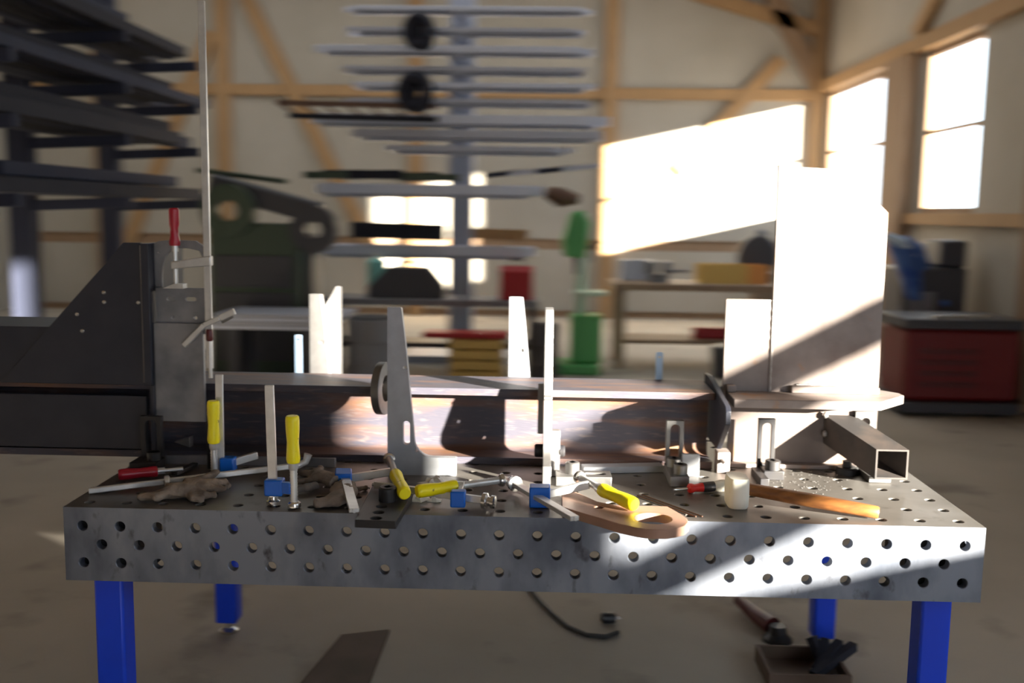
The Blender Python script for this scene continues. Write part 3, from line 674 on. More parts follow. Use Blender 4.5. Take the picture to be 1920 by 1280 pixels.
blob('work_glove', [
    ([gp(590, 944, .012), gp(625, 940, .016), gp(645, 925, .02), gp(642, 910, .024)], [0.022, 0.034, 0.038, 0.034], 0.5),
    ([gp(635, 905, .026), gp(615, 896, .03), gp(590, 892, .03)], [0.034, 0.03, 0.024], 0.6),
    ([gp(600, 893, .03), gp(575, 888, .028), gp(555, 886, .02)], [0.017, 0.013, 0.010], 0.9),
    ([gp(598, 899, .026), gp(575, 900, .02), gp(556, 905, .014)], [0.016, 0.012, 0.010], 0.9),
    ([gp(595, 908, .02), gp(570, 915, .016), gp(552, 918, .012)], [0.014, 0.012, 0.009], 0.9),
    ([gp(585, 888, .035), gp(598, 882, .04), gp(602, 876, .04)], [0.014, 0.010, 0.007], 0.9),
    ([gp(640, 922, .012), gp(665, 918, .008), gp(690, 914, .008)], [0.014, 0.010, 0.010], 0.7)], 'dark_leather',
    'dark leather glove with wide cuff between two screw clamps', 'glove', seed=2)

# ================================================================== HAND TOOLS AND SMALL THINGS
ml = thing('mallet', 'white rubber mallet with worn orange wooden handle on table', 'mallet', (1.80, 0.13, 0))
hb = at(1387, 957, z=0.0)
n = 24; se = []
for k in range(n):
    t = 2*math.pi*k/n; cx, sx = math.cos(t), math.sin(t); e = 0.55
    se.append((abs(cx)**e*math.copysign(1, cx), abs(sx)**e*math.copysign(1, sx)))
mh = MB(); vs, fs = [], []
prof = [(0.0, 0.88), (0.006, 0.97), (0.03, 1.0), (0.060, 1.0), (0.076, 0.97), (0.082, 0.88), (0.083, 0.6)]
for z, s_ in prof:
    for a, b in se: vs.append((hb.x + a*0.0295*s_, hb.y+0.052 + b*0.050*s_, z+0.0005))
for i in range(len(prof)-1):
    for k in range(n): fs.append((i*n+k, i*n+(k+1) % n, (i+1)*n+(k+1) % n, (i+1)*n+k))
fs += [tuple(reversed(range(n))), tuple((len(prof)-1)*n+k for k in range(n))]
mh.add(vs, fs).build('head', 'rubber_white', ml)
e = at(1648, 961, z=0.020); s0 = V((hb.x+0.02, hb.y+0.05, 0.048)); d = (e-s0).normalized(); L = (e-s0).length
MB().lathe(s0, d, [(0, 0.017), (0.05, 0.0175), (L*0.5, 0.0190), (L*0.9, 0.0175), (L-0.004, 0.0165), (L, 0.014)], 18).build('handle', 'wood_handle', ml)

sd = thing('screwdriver', 'screwdriver with red, black and white handle behind mallet head', 'screwdriver', (1.75, 0.3, 0))
p0, p1 = at(1262, 918, z=0.012), at(1378, 908, z=0.018); d = (p1-p0).normalized(); L = (p1-p0).length
MB().lathe(p0, d, [(0, 0.0015), (0.012, 0.005), (0.045, 0.004), (0.055, 0.004)], 10).build('blade', 'chrome', sd)
MB().lathe(p0+d*0.045, d, [(0, 0.009), (0.004, 0.014), (0.012, 0.014), (0.02, 0.011), (0.045, 0.013)], 14).build('collar', 'red_plastic', sd)
MB().lathe(p0+d*0.09, d, [(0, 0.0135), (0.02, 0.0150), (0.035, 0.0145)], 14).build('grip_band', 'black_plastic', sd)
MB().lathe(p0+d*0.125, d, [(0, 0.0145), (0.02, 0.0175), (0.05, 0.0175), (0.07, 0.013), (0.078, 0.006)], 18).build('handle', 'rubber_white', sd)
for k, (u0, v0, u1, v1, lab) in enumerate(((1195, 929, 1305, 968, 'thin rusty welding rod lying beside the mallet, nearer the lug plate'), (1203, 927, 1317, 968, 'thin rusty welding rod lying beside the mallet, farther from lug plate'))):
    o = MB().cyl(at(u0, v0, z=0.003), at(u1, v1, z=0.003), 0.0022, n=8).build('welding_rod', 'rod_rust'); tag(o, lab, 'rod', 'welding rods on the table')
def scrap(u, v, s, seed, lab):
    p = at(u, v, z=0.004); mb = MB(); n = 10
    rs = random.Random(seed); ring = []
    vs = [(p.x, p.y, 0.016*s)]
    for rr, zz in ((0.5, 0.014), (1.0, 0.003)):
        for k in range(n):
            t = 2*math.pi*k/n; q = rr*0.026*s*(0.75+0.5*rs.random()); vs.append((p.x+q*math.cos(t)*1.3, p.y+q*math.sin(t), max(0.001, zz*s*(0.4+1.2*rs.random()))))
    fs = [(0, 1+k, 1+(k+1) % n) for k in range(n)] + [(1+k, 1+n+k, 1+n+(k+1) % n, 1+(k+1) % n) for k in range(n)]
    b = len(vs); vs += [(x, y, 0.0004) for x, y, z in vs[1+n:1+2*n]]
    fs += [(1+n+k, b+k, b+(k+1) % n, 1+n+(k+1) % n) for k in range(n)] + [tuple(b+k for k in reversed(range(n)))]
    o = mb.add(vs, fs).build('paper_scrap', 'white_paper', smooth=False); tag(o, lab, 'paper', 'white paper scraps by the yellow handle')
scrap(783, 934, 1.0, 3, 'crumpled white paper scrap under the yellow handle end')
scrap(815, 936, 0.6, 4, 'tiny white paper scrap just in front of yellow handle')
scrap(812, 905, 1.1, 5, 'white paper scrap behind the bright yellow handle')
# grains of weld spatter scattered on the sunlit end of the top
sp = MB(); rs = random.Random(5)
for k in range(150):
    u = rs.gauss(1500, 45); v = rs.gauss(900, 16)
    if not (1405 < u < 1640 and 880 < v < 945): continue
    p = at(u, v, z=0.0); r = rs.uniform(0.0008, 0.0022)
    sp.add([(p.x-r, p.y-r, 0), (p.x+r, p.y-r, 0), (p.x, p.y+r, 0), (p.x, p.y, r*1.6)], [(0, 1, 3), (1, 2, 3), (2, 0, 3), (0, 2, 1)])
o = sp.build('weld_spatter', 'chrome', smooth=False); o['kind'] = 'stuff'; tag(o, 'tiny bright grains of weld spatter on the table top', 'spatter')

# ================================================================== BACKGROUND: CENTRAL RACK
RY = 8.5
rk = thing('storage_rack', 'tall grey blue cantilever rack upright holding long steel bars', 'rack', (0.36, RY, FL))
uL, uR = at(842, 300, y=RY).x, at(888, 300, y=RY).x
MB().box(uL, uR, RY-0.02, RY+0.18, FL, 3.4).build('upright', 'rack_grey', rk, bevel=0.006)
MB().box(-0.2, 0.9, RY-0.5, RY+0.2, FL, FL+0.08).build('base', 'rack_grey', rk, bevel=0.004)
levels = [  # y px, left px, right px, height px, material
    (18, 640, 1125, 9, 'stock_light'), (58, 650, 1120, 9, 'stock_mid'), (92, 590, 1128, 14, 'stock_light'), (130, 640, 1122, 10, 'stock_mid'),
    (160, 660, 1120, 10, 'stock_light'), (190, 640, 1130, 8, 'stock_mid'), (222, 578, 1142, 18, 'stock_light'), (250, 660, 1135, 16, 'stock_mid'),
    (278, 720, 1080, 12, 'stock_mid'), (352, 585, 1020, 20, 'stock_light'), (466, 590, 1010, 18, 'stock_light')]
ordw = ['topmost', 'second', 'third', 'fourth', 'fifth', 'sixth', 'seventh', 'eighth', 'ninth', 'tenth', 'lowest']
for i, (v, ul, ur, hp, mm) in enumerate(levels):
    a, b = at(ul, v, y=RY-0.3), at(ur, v+0.012*(ur-ul), y=RY-0.3)
    h = hp/1911*(RY+2.3)
    z = (a.z+b.z)/2
    MB().box(a.x+0.15, b.x-0.15, RY-0.42, RY-0.34, z-h/2-0.034, z-h/2-0.002).build('carrier', 'rack_grey', rk, bevel=0.004)
    MB().bar(((uL+uR)/2, RY-0.02, z-h/2-0.018), ((uL+uR)/2, RY-0.46, z-h/2-0.018), 0.09, 0.03).build('arm', 'rack_grey', rk, bevel=0.004)
    lab = '%s long pale steel bundle from the top on central rack' % ordw[i] if i else 'topmost long pale steel bundle on the central rack'
    if i == 10: lab = 'lowest long pale steel bundle on the central rack'
    st = thing('steel_bundle', lab, 'steel stock', ((a.x+b.x)/2, RY-0.3, z-h/2), 'long steel bundles on the central rack')
    rs = random.Random(i)
    for k in range(4):
        l = a.x + rs.uniform(0, 0.18); r_ = b.x - rs.uniform(0, 0.25)
        yy = RY-0.46+0.085*k
        MB().box(l, r_, yy, yy+0.07, z-h/2, z+h/2*rs.uniform(0.7, 1.0)).build('bar', mm if k % 2 == 0 else 'stock_light', st, bevel=0.004)
def coil(u, v, R, r, lab, Y=RY-0.64, m='stock_dark'):
    p = at(u, v, y=Y); mb = MB()
    o = thing('cable_coil', lab, 'coil', (p.x, Y, p.z-R), 'black coils hung on the rack')
    for j in range(3):
        q = [V((p.x+(R-0.02*j)*math.cos(t)+0.03*j, Y+0.03*j, p.z+(R*1.25)*math.sin(t))) for t in [2*math.pi*k/20 for k in range(21)]]
        MB().tube(q, r, 8).build('loop', m, o)
    MB().bar((p.x, Y+0.02, p.z+R*1.25), (p.x, RY-0.455, p.z+R*1.25+0.02), 0.05, 0.03).build('hanger', 'rack_dark', o)
    MB().bar((p.x, RY-0.47, p.z+R*1.25+0.02), (p.x, RY-0.47, p.z-R*1.3), 0.05, 0.015, up=Y_).build('hanger', 'rack_dark', o)
coil(783, 58, 0.11, 0.045, 'upper black cable coil hung on the central rack')
coil(775, 172, 0.12, 0.055, 'lower black cable coil hung on the central rack')
# dark sheet of lattice resting on the long shelf
lt = thing('lattice_girder', 'dark rusty lattice girder lying on the rack beside coil', 'girder', (-0.6, RY-0.5, 1.8))
g0, g1 = at(520, 192, y=RY-0.5), at(820, 200, y=RY-0.5)
MB().bar(g0, g1, 0.05, 0.05).build('chord', 'stock_rust', lt); MB().bar(g0+V((0.12, 0, -0.13)), g1+V((0, 0, -0.13)), 0.05, 0.05).build('chord', 'stock_dark', lt)
for k in range(7):
    f0, f1 = k/7, (k+0.5)/7
    MB().bar(g0.lerp(g1, f0), (g0+V((0.12, 0, -0.13))).lerp(g1+V((0, 0, -0.13)), f1), 0.03, 0.03).build('lattice_bar', 'stock_rust', lt)
# dark things on the shelf at mid height
o = MB()
tarp = thing('scrap_profiles', 'dark pile of offcuts on the middle rack shelf', 'steel offcuts', (-0.5, RY-0.4, 1.1))
for k in range(7):
    a = at(570+35*k, 338, y=RY-0.40+0.09*(k % 3)); a.z = at(600, 352, y=RY-0.3).z + 0.128 + 0.012*(k % 2) - 0.0125*(k > 4)
    MB().bar(a, a+V((0.45, 0.0, 0.008)), 0.07, 0.07+0.02*(k % 2)).build('offcut', 'stock_dark' if k % 2 else 'dark_green', tarp, bevel=0.004)
tarp2 = thing('scrap_profiles', 'short dark bent profiles on the middle rack shelf toward windows', 'steel offcuts', (1.3, RY-0.4, 1.1))
for k in range(4):
    a = at(905+50*k, 330-4*k, y=RY-0.4); MB().bar(a, a+V((0.4, 0.02, 0.05)), 0.05, 0.05).build('offcut', 'stock_mid' if k % 2 else 'rack_dark', tarp2, bevel=0.004)
p = at(1050, 370, y=RY-0.4)
MB().tube([p+V((-0.15, 0, 0.05)), p, p+V((0.2, 0, -0.02))], [0.06, 0.11, 0.05], 10).build('bent_end', 'stock_rust', tarp2)
o = MB().bar(at(888, 437, y=RY-0.42), at(990, 440, y=RY-0.42), 0.18, 0.10).build('wooden_block', 'timber'); tag(o, 'tan timber baulk resting on the lowest rack bundle', 'timber')
o = MB().bar(at(660, 430, y=RY-0.42), at(835, 436, y=RY-0.42), 0.20, 0.16).build('steel_slab', 'stock_dark', bevel=0.01); tag(o, 'thick dark steel slab on the lowest rack bundle', 'steel stock')

# ================================================================== BACKGROUND: LEFT RACK
lr = thing('storage_rack', 'dark cantilever rack by the wall loaded with long profiles', 'rack', (-2.9, 6.0, FL))
for y in (4.3, 6.2, 8.0):
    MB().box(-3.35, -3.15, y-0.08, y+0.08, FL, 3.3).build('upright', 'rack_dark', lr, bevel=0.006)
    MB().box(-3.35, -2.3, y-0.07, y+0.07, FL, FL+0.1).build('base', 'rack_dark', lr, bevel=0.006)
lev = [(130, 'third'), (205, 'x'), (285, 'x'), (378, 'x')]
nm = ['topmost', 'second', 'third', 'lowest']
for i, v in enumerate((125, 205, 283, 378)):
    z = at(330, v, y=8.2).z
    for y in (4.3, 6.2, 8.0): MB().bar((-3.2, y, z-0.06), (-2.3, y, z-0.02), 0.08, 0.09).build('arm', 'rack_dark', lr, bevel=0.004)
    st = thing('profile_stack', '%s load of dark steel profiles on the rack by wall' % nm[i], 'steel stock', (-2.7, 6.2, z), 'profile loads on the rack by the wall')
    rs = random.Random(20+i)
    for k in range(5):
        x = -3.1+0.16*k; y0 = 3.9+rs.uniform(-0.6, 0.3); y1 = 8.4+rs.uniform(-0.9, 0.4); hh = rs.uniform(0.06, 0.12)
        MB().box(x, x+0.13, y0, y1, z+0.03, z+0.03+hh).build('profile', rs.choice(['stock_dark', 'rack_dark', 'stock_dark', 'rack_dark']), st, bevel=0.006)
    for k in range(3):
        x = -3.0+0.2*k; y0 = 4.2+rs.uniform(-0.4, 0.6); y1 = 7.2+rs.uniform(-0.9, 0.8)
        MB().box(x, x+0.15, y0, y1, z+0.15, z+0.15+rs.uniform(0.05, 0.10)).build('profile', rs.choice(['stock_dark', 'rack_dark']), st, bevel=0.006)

# ================================================================== BACKGROUND: MACHINES AND CLUTTER
def px_box(u0, u1, v0, v1, Y, d): a, b = at(u0, v1, y=Y), at(u1, v0, y=Y); return (a.x, b.x, Y, Y+d, a.z, b.z)
# dark green cabinet machine
gm = thing('band_saw', 'dark green band saw machine under the racks at left', 'machine', (-1.4, 7.2, FL))
bx = px_box(395, 560, 420, 700, 7.0, 0.6); MB().box(bx[0], bx[1], bx[2], bx[3], FL, bx[5]).build('cabinet', 'dark_green', gm, bevel=0.02)
for k in range(3):
    zz = FL+0.15+0.35*k; MB().box(bx[0]+0.06, bx[1]-0.06, 6.98, 7.0, zz, zz+0.30).build('door', 'machine_dark', gm, bevel=0.005)
a, b = at(400, 345, y=7.2), at(600, 400, y=7.2)
MB().bar(a, b, 0.35, 0.20).build('saw_arm', 'machine_dark', gm, bevel=0.03)
MB().ring(at(430, 395, y=7.0), Y_, 0.25, 0.10, 0.16, 28).build('saw_wheel', 'dark_green', gm)
MB().ring(at(590, 430, y=7.0), Y_, 0.22, 0.08, 0.16, 28).build('saw_wheel', 'machine_dark', gm)
a = at(470, 330, y=7.3); MB().bar(a+V((-0.5, 0, 0.05)), a+V((0.35, 0, -0.05)), 0.2, 0.05).build('cover', 'dark_green', gm, bevel=0.01)
bx = px_box(480, 585, 440, 700, 7.25, 0.35); MB().box(bx[0], bx[1], bx[2], bx[3], FL, bx[5]).build('pedestal', 'machine_dark', gm, bevel=0.02)
# bench behind the beam
wb1 = thing('workbench', 'dark cluttered workbench standing in front of the central rack', 'workbench', (0.0, 7.4, FL))
bx = px_box(600, 1010, 545, 570, 7.2, 0.7); MB().box(bx[0], bx[1], 7.2, 7.8, bx[4], bx[4]+0.06).build('top', 'machine_grey', wb1, bevel=0.005)
for x in (bx[0]+0.06, bx[1]-0.06):
    for y in (7.26, 7.74): MB().box(x-0.04, x+0.04, y-0.04, y+0.04, FL, bx[4]).build('leg', 'machine_dark', wb1)
MB().box(bx[0]+0.1, bx[1]-0.1, 7.3, 7.75, -0.55, -0.50).build('lower_shelf', 'machine_dark', wb1)
BT = bx[4]+0.06
def on_bench(u0, u1, vtop, Y, d, name, m, lab, cat, bev=0.02):
    a, b = at(u0, vtop, y=Y), at(u1, vtop, y=Y)
    return a.x, b.x, a.z
# things on the bench
a, b, z = on_bench(690, 835, 500, 7.4, 0.3, '', '', '', '')
gr = thing('angle_grinder_case', 'dark domed tool case standing on the cluttered bench', 'tool case', ((a+b)/2, 7.45, BT))
MB().prism([(a, BT+0.002), (b, BT+0.002), (b, BT+0.12), (b-0.15, z), (a+0.2, z), (a, BT+0.1)], [], (0, 7.30, 0), X_, Z_, (0, 0.24, 0)).build('shell', 'machine_dark', gr, bevel=0.02)
MB().tube([((a+b)/2-0.1, 7.5, z), ((a+b)/2-0.08, 7.5, z+0.05), ((a+b)/2+0.08, 7.5, z+0.05), ((a+b)/2+0.1, 7.5, z)], 0.012, 8).build('handle', 'machine_grey', gr)
a, b, z = on_bench(692, 726, 475, 7.75, 0.2, '', '', '', '')
bt_ = thing('canister', 'turquoise canister at the back of the cluttered bench', 'canister', ((a+b)/2, 7.7, BT))
MB().lathe(((a+b)/2, 7.68, BT), Z_, [(0, 0.09), (0.01, 0.10), (z-BT-0.08, 0.10), (z-BT-0.04, 0.05), (z-BT-0.03, 0.03)], 18).build('body', 'cyan_plastic', bt_)
MB().lathe(((a+b)/2, 7.68, z-0.03), Z_, [(0, 0.035), (0.035, 0.035)], 12).build('cap', 'white_paper', bt_)
a, b, z = on_bench(938, 1000, 498, 7.4, 0.3, '', '', '', '')
tb = thing('toolbox', 'bright red toolbox at the end of the cluttered bench', 'toolbox', ((a+b)/2, 7.4, BT))
MB().prism([(7.28, BT), (7.55, BT), (7.55, z-0.05), (7.48, z), (7.35, z), (7.28, z-0.05)], [], (a, 0, 0), Y_, Z_, (b-a, 0, 0)).build('body', 'paint_red', tb, bevel=0.01)
MB().tube([(a+0.1, 7.42, z), (a+0.1, 7.42, z+0.06), (b-0.1, 7.42, z+0.06), (b-0.1, 7.42, z)], 0.012, 8).build('handle', 'machine_dark', tb)
# under the bench and on the floor
a, b = at(845, 694, y=7.0), at(942, 655, y=7.0)
cr = thing('crate', 'yellow wooden crate on the floor behind the beam', 'crate', ((a.x+b.x)/2, 7.0, FL))
for k in range(4): MB().box(a.x, b.x, 6.86, 6.88, FL+0.02+0.10*k, FL+0.10+0.10*k).build('slat', 'crate_yellow', cr)
for x in (a.x, b.x-0.02): MB().box(x, x+0.02, 6.88, 7.16, FL, FL+0.42).build('end_board', 'crate_yellow', cr)
MB().box(a.x, b.x, 6.88, 7.16, FL+0.005, FL+0.02).build('bottom', 'crate_yellow', cr)
MB().box(a.x, b.x, 7.16, 7.18, FL, FL+0.42).build('back_board', 'crate_yellow', cr)
a, b = at(795, 632, y=6.95), at(955, 640, y=6.95)
rb = MB().bar(V((a.x, 6.95, FL+0.446)), V((b.x, 6.95, FL+0.446)), 0.3, 0.05).build('red_channel', 'paint_red', bevel=0.008); tag(rb, 'long red steel channel resting on the yellow crate', 'steel stock')
for (u0, u1, vt, Y, m_, lab) in ((640, 740, 600, 6.4, 'machine_grey', 'grey steel drum on the floor behind the stop squares'), (1000, 1050, 610, 6.7, 'machine_dark', 'black steel drum on the floor beside the green drill')):
    a, b = at(u0, vt, y=Y), at(u1, vt, y=Y); R = (b.x-a.x)/2; c = (a.x+b.x)/2
    d_ = thing('drum', lab, 'drum', (c, Y+R, FL)); H = a.z-FL
    MB().lathe((c, Y+R, FL), Z_, [(0, R*0.97), (0.02, R), (H*0.33, R), (H*0.34, R*1.03), (H*0.36, R), (H*0.66, R), (H*0.67, R*1.03), (H*0.69, R), (H-0.02, R), (H, R*0.96)], 28).build('body', m_, d_)
    MB().lathe((c, Y+R, H+FL), Z_, [(0, R*0.9), (0.012, R*0.9)], 28).build('lid', 'machine_dark', d_)
a, b = at(470, 545, y=6.2), at(610, 620, y=6.2)
ss = thing('sheet_stack', 'stack of pale sheets on trestles behind the shaded beam', 'sheet stack', ((a.x+b.x)/2, 6.4, FL))
for k in range(4): MB().box(a.x-0.4+0.03*k, b.x+0.05*k, 6.2, 6.9, b.z+0.035*k, b.z+0.03+0.035*k).build('sheet', ['stock_light', 'stock_mid', 'stock_light', 'stock_mid'][k], ss)
for x in (a.x-0.2, b.x-0.2): MB().box(x-0.05, x+0.05, 6.3, 6.8, FL, b.z).build('trestle', 'machine_dark', ss)
# green pillar drill
gd = thing('pillar_drill', 'green pillar drill standing beyond the edge-on stop square', 'drill', (1.6, 7.6, FL))
c = at(1085, 560, y=7.6).x
MB().box(c-0.22, c+0.22, 7.4, 7.95, FL, FL+0.10).build('base', 'machine_green', gd, bevel=0.02)
zt = at(1085, 400, y=7.6).z; zh = at(1085, 480, y=7.6).z; zb = at(1085, 545, y=7.6).z
MB().cyl((c+0.02, 7.8, FL+0.1), (c+0.02, 7.8, zt), 0.055).build('column', 'machine_pale', gd)
MB().prism([(c-0.16, zh), (c+0.05, zh-0.02), (c+0.10, zt-0.1), (c+0.02, zt+0.04), (c-0.10, zt), (c-0.18, zh+0.15)], [], (0, 7.45, 0), X_, Z_, (0, 0.45, 0)).build('head', 'machine_green', gd, bevel=0.03)
MB().cyl((c-0.03, 7.55, zh), (c-0.03, 7.55, zh-0.18), 0.03, 0.012).build('chuck', 'machine_dark', gd)
MB().box(c-0.05, c+0.27, 7.45, 7.8, zb-0.04, zb).build('table', 'machine_pale', gd, bevel=0.01)
MB().box(c-0.08, c+0.24, 7.5, 7.9, FL+0.1, at(1085, 590, y=7.6).z).build('pedestal', 'machine_green', gd, bevel=0.03)
for k in range(3):
    t = 2*math.pi*k/3+0.5; MB().cyl((c+0.11, 7.6, zh+0.08), (c+0.11+0.14*math.cos(t), 7.6, zh+0.08+0.14*math.sin(t)), 0.01, n=8).build('feed_lever', 'machine_dark', gd)
# second bench, sunlit, beyond the beam end
b2 = thing('workbench', 'brown wooden workbench in the sun beyond the beam end', 'workbench', (2.9, 8.0, FL))
a, b = at(1150, 530, y=8.0), at(1455, 530, y=8.0)
for k in range(4): MB().box(a.x, b.x, 7.9+0.2*k, 8.09+0.2*k, a.z-0.07, a.z).build('top_board', 'bench_wood', b2, bevel=0.004)
for x in (a.x+0.08, b.x-0.08):
    for y in (7.98, 8.6): MB().box(x-0.05, x+0.05, y-0.05, y+0.05, FL, a.z-0.07).build('leg', 'bench_wood', b2, bevel=0.004)
MB().box(a.x+0.1, b.x-0.1, 8.0, 8.6, FL+0.25, FL+0.29).build('lower_shelf', 'bench_wood', b2)
B2 = a.z
p = at(1310, 500, y=8.2); q = at(1400, 500, y=8.2)
bxo = thing('parts_tray', 'yellow orange parts tray on the sunlit wooden bench', 'tray', ((p.x+q.x)/2, 8.2, B2))
MB().box(p.x, q.x, 8.1, 8.45, B2, B2+0.02).build('bottom', 'crate_yellow', bxo); MB().box(p.x, q.x, 8.1, 8.12, B2+0.02, p.z+0.03).build('side', 'crate_yellow', bxo); MB().box(p.x, q.x, 8.43, 8.45, B2+0.02, p.z+0.03).build('side', 'crate_yellow', bxo)
p = at(1400, 500, y=8.15); q = at(1440, 500, y=8.15)
o = thing('parts_tray', 'red orange parts tray on the bench beside the tall plate', 'tray', ((p.x+q.x)/2, 8.2, B2))
MB().box(p.x+0.02, q.x, 8.1, 8.4, B2, B2+0.02).build('bottom', 'crate_orange', o); MB().box(p.x+0.02, q.x, 8.1, 8.12, B2+0.02, p.z+0.02).build('side', 'crate_orange', o); MB().box(p.x+0.02, q.x, 8.38, 8.4, B2+0.02, p.z+0.02).build('side', 'crate_orange', o)
vz = at(1240, 480, y=8.2)
vi = thing('bench_vise', 'grey bench vise on the sunlit wooden bench', 'vise', (vz.x, 8.2, B2))
MB().box(vz.x-0.12, vz.x+0.08, 8.12, 8.34, B2, B2+0.09).build('body', 'machine_grey', vi, bevel=0.01)
MB().box(vz.x-0.15, vz.x-0.05, 8.10, 8.36, B2+0.09, B2+0.22).build('fixed_jaw', 'machine_grey', vi, bevel=0.01)
MB().box(vz.x+0.02, vz.x+0.1, 8.10, 8.36, B2+0.09, B2+0.22).build('moving_jaw', 'machine_grey', vi, bevel=0.01)
MB().cyl((vz.x+0.1, 8.23, B2+0.12), (vz.x+0.3, 8.23, B2+0.12), 0.018).build('screw', 'machine_grey', vi)
p, q = at(1165, 478, y=8.4), at(1290, 470, y=8.4)
o = MB().bar(V((p.x, 8.5, B2+0.11)), V((q.x-0.35, 8.5, B2+0.115)), 0.1, 0.22).build('steel_offcut', 'stock_mid', bevel=0.005); tag(o, 'flat grey steel offcut behind the bench vise', 'steel stock')
p, q = at(1372, 430, y=8.6), at(1452, 430, y=8.6)
mc = thing('chop_saw', 'dark cut-off saw on the bench beside the tall plate', 'saw', ((p.x+q.x)/2, 8.6, B2))
MB().box(p.x, q.x, 8.5, 8.69, B2, B2+0.1).build('base', 'machine_dark', mc, bevel=0.01)
MB().lathe(((p.x+q.x)/2+0.06, 8.52, B2+0.28), Y_, [(0, 0.20), (0.02, 0.22), (0.1, 0.22), (0.12, 0.2)], 24).build('blade_guard', 'machine_dark', mc)
MB().bar(V(((p.x+q.x)/2, 8.6, B2+0.1)), V(((p.x+q.x)/2+0.1, 8.6, p.z)), 0.1, 0.12).build('motor_arm', 'machine_grey', mc, bevel=0.02)
p, q = at(1305, 570, y=8.1), at(1385, 572, y=8.1)
o = MB().bar(V((p.x, 8.25, FL+0.29+0.06)), V((q.x, 8.25, FL+0.29+0.06)), 0.16, 0.12).build('red_case', 'paint_red', bevel=0.02); tag(o, 'flat red tool case under the sunlit wooden bench', 'tool case')
p = at(1350, 605, y=8.2)
o = MB().lathe((p.x, 7.5, FL), Z_, [(0, 0.16), (0.02, 0.18), (0.3, 0.21), (0.31, 0.19)], 20).build('bucket', 'machine_dark'); tag(o, 'dark bucket on the floor by the wooden bench', 'bucket')

# right: red machine and blue bundle
rm = thing('air_compressor', 'dark red machine on the floor by the window wall', 'machine', (4.4, 5.7, FL))
a, b = at(1690, 780, y=5.65), at(1850, 590, y=5.65)
MB().box(a.x, b.x+0.3, 5.65, 6.3, FL+0.12, b.z-0.12).build('body', 'deep_red', rm, bevel=0.04)
MB().box(a.x-0.04, b.x+0.3, 5.6, 6.35, FL+0.03, FL+0.12).build('skid', 'machine_dark', rm, bevel=0.01)
MB().box(a.x-0.03, b.x+0.3, 5.6, 6.35, b.z-0.12, b.z-0.04).build('top_tray', 'machine_dark', rm, bevel=0.01)
for k in range(4): MB().box(a.x+0.12, b.x-0.05, 5.635, 5.652, FL+0.24+0.09*k, FL+0.28+0.09*k).build('louvre', 'dark_red', rm)
p = at(1790, 632, y=5.7); MB().bar(V((p.x-0.18, 5.7, b.z-0.03)), V((p.x+0.3, 5.75, b.z-0.02)), 0.06, 0.03).build('steel_rule', 'chrome', rm)
tm = thing('machine_tool', 'tall dark machine against the window wall behind red one', 'machine', (4.7, 7.2, FL))
a, b = at(1690, 560, y=7.0), at(1830, 452, y=7.0)
MB().box(a.x, 5.2, 7.0, 7.6, FL, b.z-0.25).build('body', 'machine_dark', tm, bevel=0.03)
MB().box(a.x+0.35, 5.2, 7.05, 7.55, b.z-0.25, b.z).build('head', 'machine_dark', tm, bevel=0.03)
MB().box(a.x+0.05, a.x+0.3, 6.985, 7.0, -0.2, 0.1).build('control_panel', 'machine_grey', tm, bevel=0.005)
p = at(1735, 500, y=6.97); MB().lathe((p.x+0.2, 6.99, 0.0), -Y_, [(0, 0.03), (0.04, 0.03), (0.05, 0.02)], 14).build('knob', 'cloth_blue', tm)
cl = [([at(1672, 445, y=6.82), at(1690, 470, y=6.82), at(1705, 510, y=6.83), at(1715, 560, y=6.88)], [0.10, 0.17, 0.16, 0.10], 0.55),
      ([at(1690, 450, y=6.85), at(1720, 470, y=6.82), at(1735, 500, y=6.85)], [0.10, 0.12, 0.08], 0.6)]
mb = MB()
for pts, rads, fl in cl: mb.tube(pts, rads, 14, True, fl)
bo = mb.build('work_jacket', 'cloth_blue')
md = bo.modifiers.new('remesh', 'REMESH'); md.mode = 'VOXEL'; md.voxel_size = 0.03
tag(bo, 'blue work jacket hung on the dark machine by windows', 'jacket')
o = MB().tube([at(1660, 440, y=6.78), at(1690, 455, y=6.74), at(1715, 480, y=6.74)], [0.05, 0.09, 0.04], 12, True, 0.6).build('rag', 'cloth_pale'); tag(o, 'pale blue rag draped over the blue work jacket', 'rag')

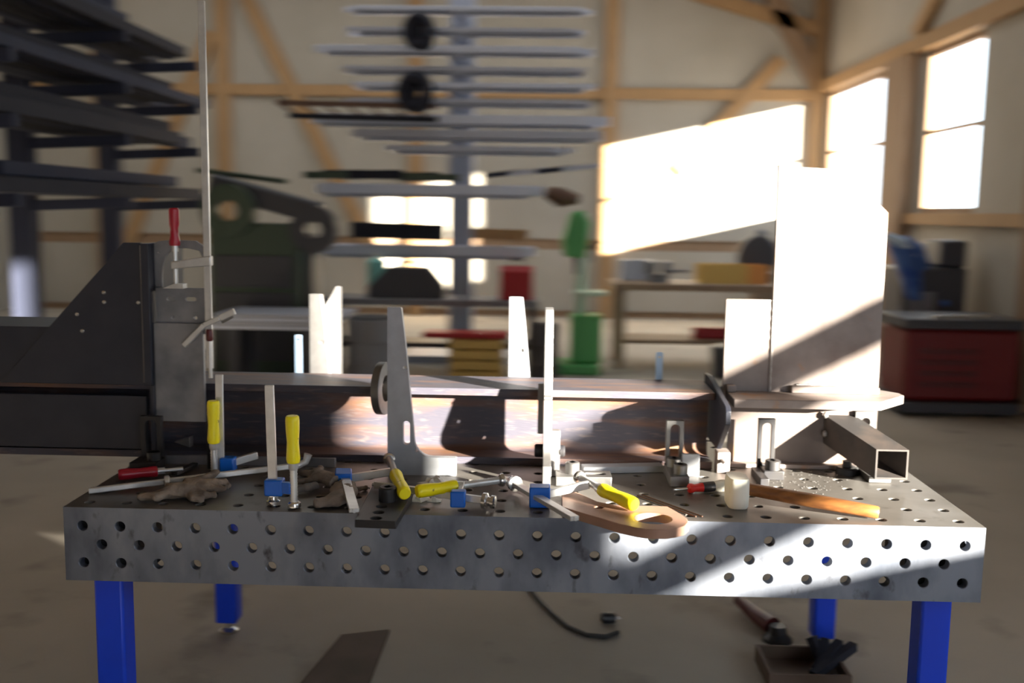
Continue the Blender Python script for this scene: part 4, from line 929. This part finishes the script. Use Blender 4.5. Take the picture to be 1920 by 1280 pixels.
# ================================================================== FLOOR THINGS UNDER THE TABLE
def fp(u, v, z=0.0): return at(u, v, z=FL+z)
pts = [(990, 1100), (1010, 1125), (1035, 1150), (1065, 1175), (1100, 1190), (1135, 1193), (1160, 1185)]
o = MB().tube([fp(u, v, 0.010) for u, v in pts], 0.009, 10).build('cable', 'cable_rubber'); tag(o, 'dark cable curving across the floor under the table', 'cable')
p = fp(1140, 1168); pl = thing('plug', 'black plug lying on the floor inside the cable curve', 'plug', (p.x, p.y, FL))
MB().lathe(p+V((-0.03, 0, 0.022)), X_, [(0, 0.012), (0.01, 0.022), (0.05, 0.022), (0.06, 0.016)], 14).build('body', 'black_plastic', pl)
for dy in (-0.008, 0.008): MB().cyl(p+V((0.03, dy, 0.022)), p+V((0.05, dy, 0.022)), 0.003, n=8).build('pin', 'chrome', pl)
p = fp(1440, 1196); g = thing('grinder', 'black angle grinder on the floor near the back leg', 'grinder', (p.x, p.y, FL))
MB().tube([p+V((0.02, 0.02, 0.04)), p+V((-0.02, 0.12, 0.04)), p+V((-0.06, 0.28, 0.04))], [0.035, 0.03, 0.022], 12).build('body', 'dark_red', g)
MB().lathe(p+V((0.03, -0.02, 0.0)), Z_, [(0, 0.055), (0.012, 0.055), (0.03, 0.035), (0.06, 0.03)], 20).build('guard', 'black_plastic', g)
qd = [fp(u, v) for u, v in ((560, 1290), (640, 1195), (730, 1185), (690, 1290))]
o = MB().prism([(p.x, p.y) for p in qd], [], (0, 0, FL+0.0005), X_, Y_, (0, 0, 0.012)).build('floor_quad', 'dark_brown'); tag(o, 'thin brown flat piece lying on the floor under the table', 'board')  # thin dark brown quad laid flat on the floor
a, b = fp(1440, 1290), fp(1590, 1290)
wbx = thing('scrap_box', 'dark brown box with black offcuts on the floor near table', 'box', ((a.x+b.x)/2, a.y, FL))
y0, y1 = a.y-0.02, a.y+0.22
MB().box(a.x, b.x, y0, y0+0.012, FL+0.001, FL+0.06).build('side', 'dark_brown', wbx); MB().box(a.x, b.x, y1-0.012, y1, FL+0.001, FL+0.06).build('side', 'dark_brown', wbx)
MB().box(a.x, a.x+0.012, y0+0.012, y1-0.012, FL+0.001, FL+0.06).build('end', 'dark_brown', wbx); MB().box(b.x-0.012, b.x, y0+0.012, y1-0.012, FL+0.001, FL+0.06).build('end', 'dark_brown', wbx)
MB().box(a.x+0.012, b.x-0.012, y0+0.012, y1-0.012, FL+0.001, FL+0.012).build('bottom', 'dark_brown', wbx)
for k in range(4): MB().bar(V((b.x-0.12+0.02*k, y0+0.04+0.04*k, FL+0.04)), V((b.x+0.06-0.05*k, y1-0.05, FL+0.085+0.01*k)), 0.03, 0.03).build('offcut', 'stock_dark', wbx)

for o in list(bpy.data.objects):
    if '_o' in o: del o['_o']
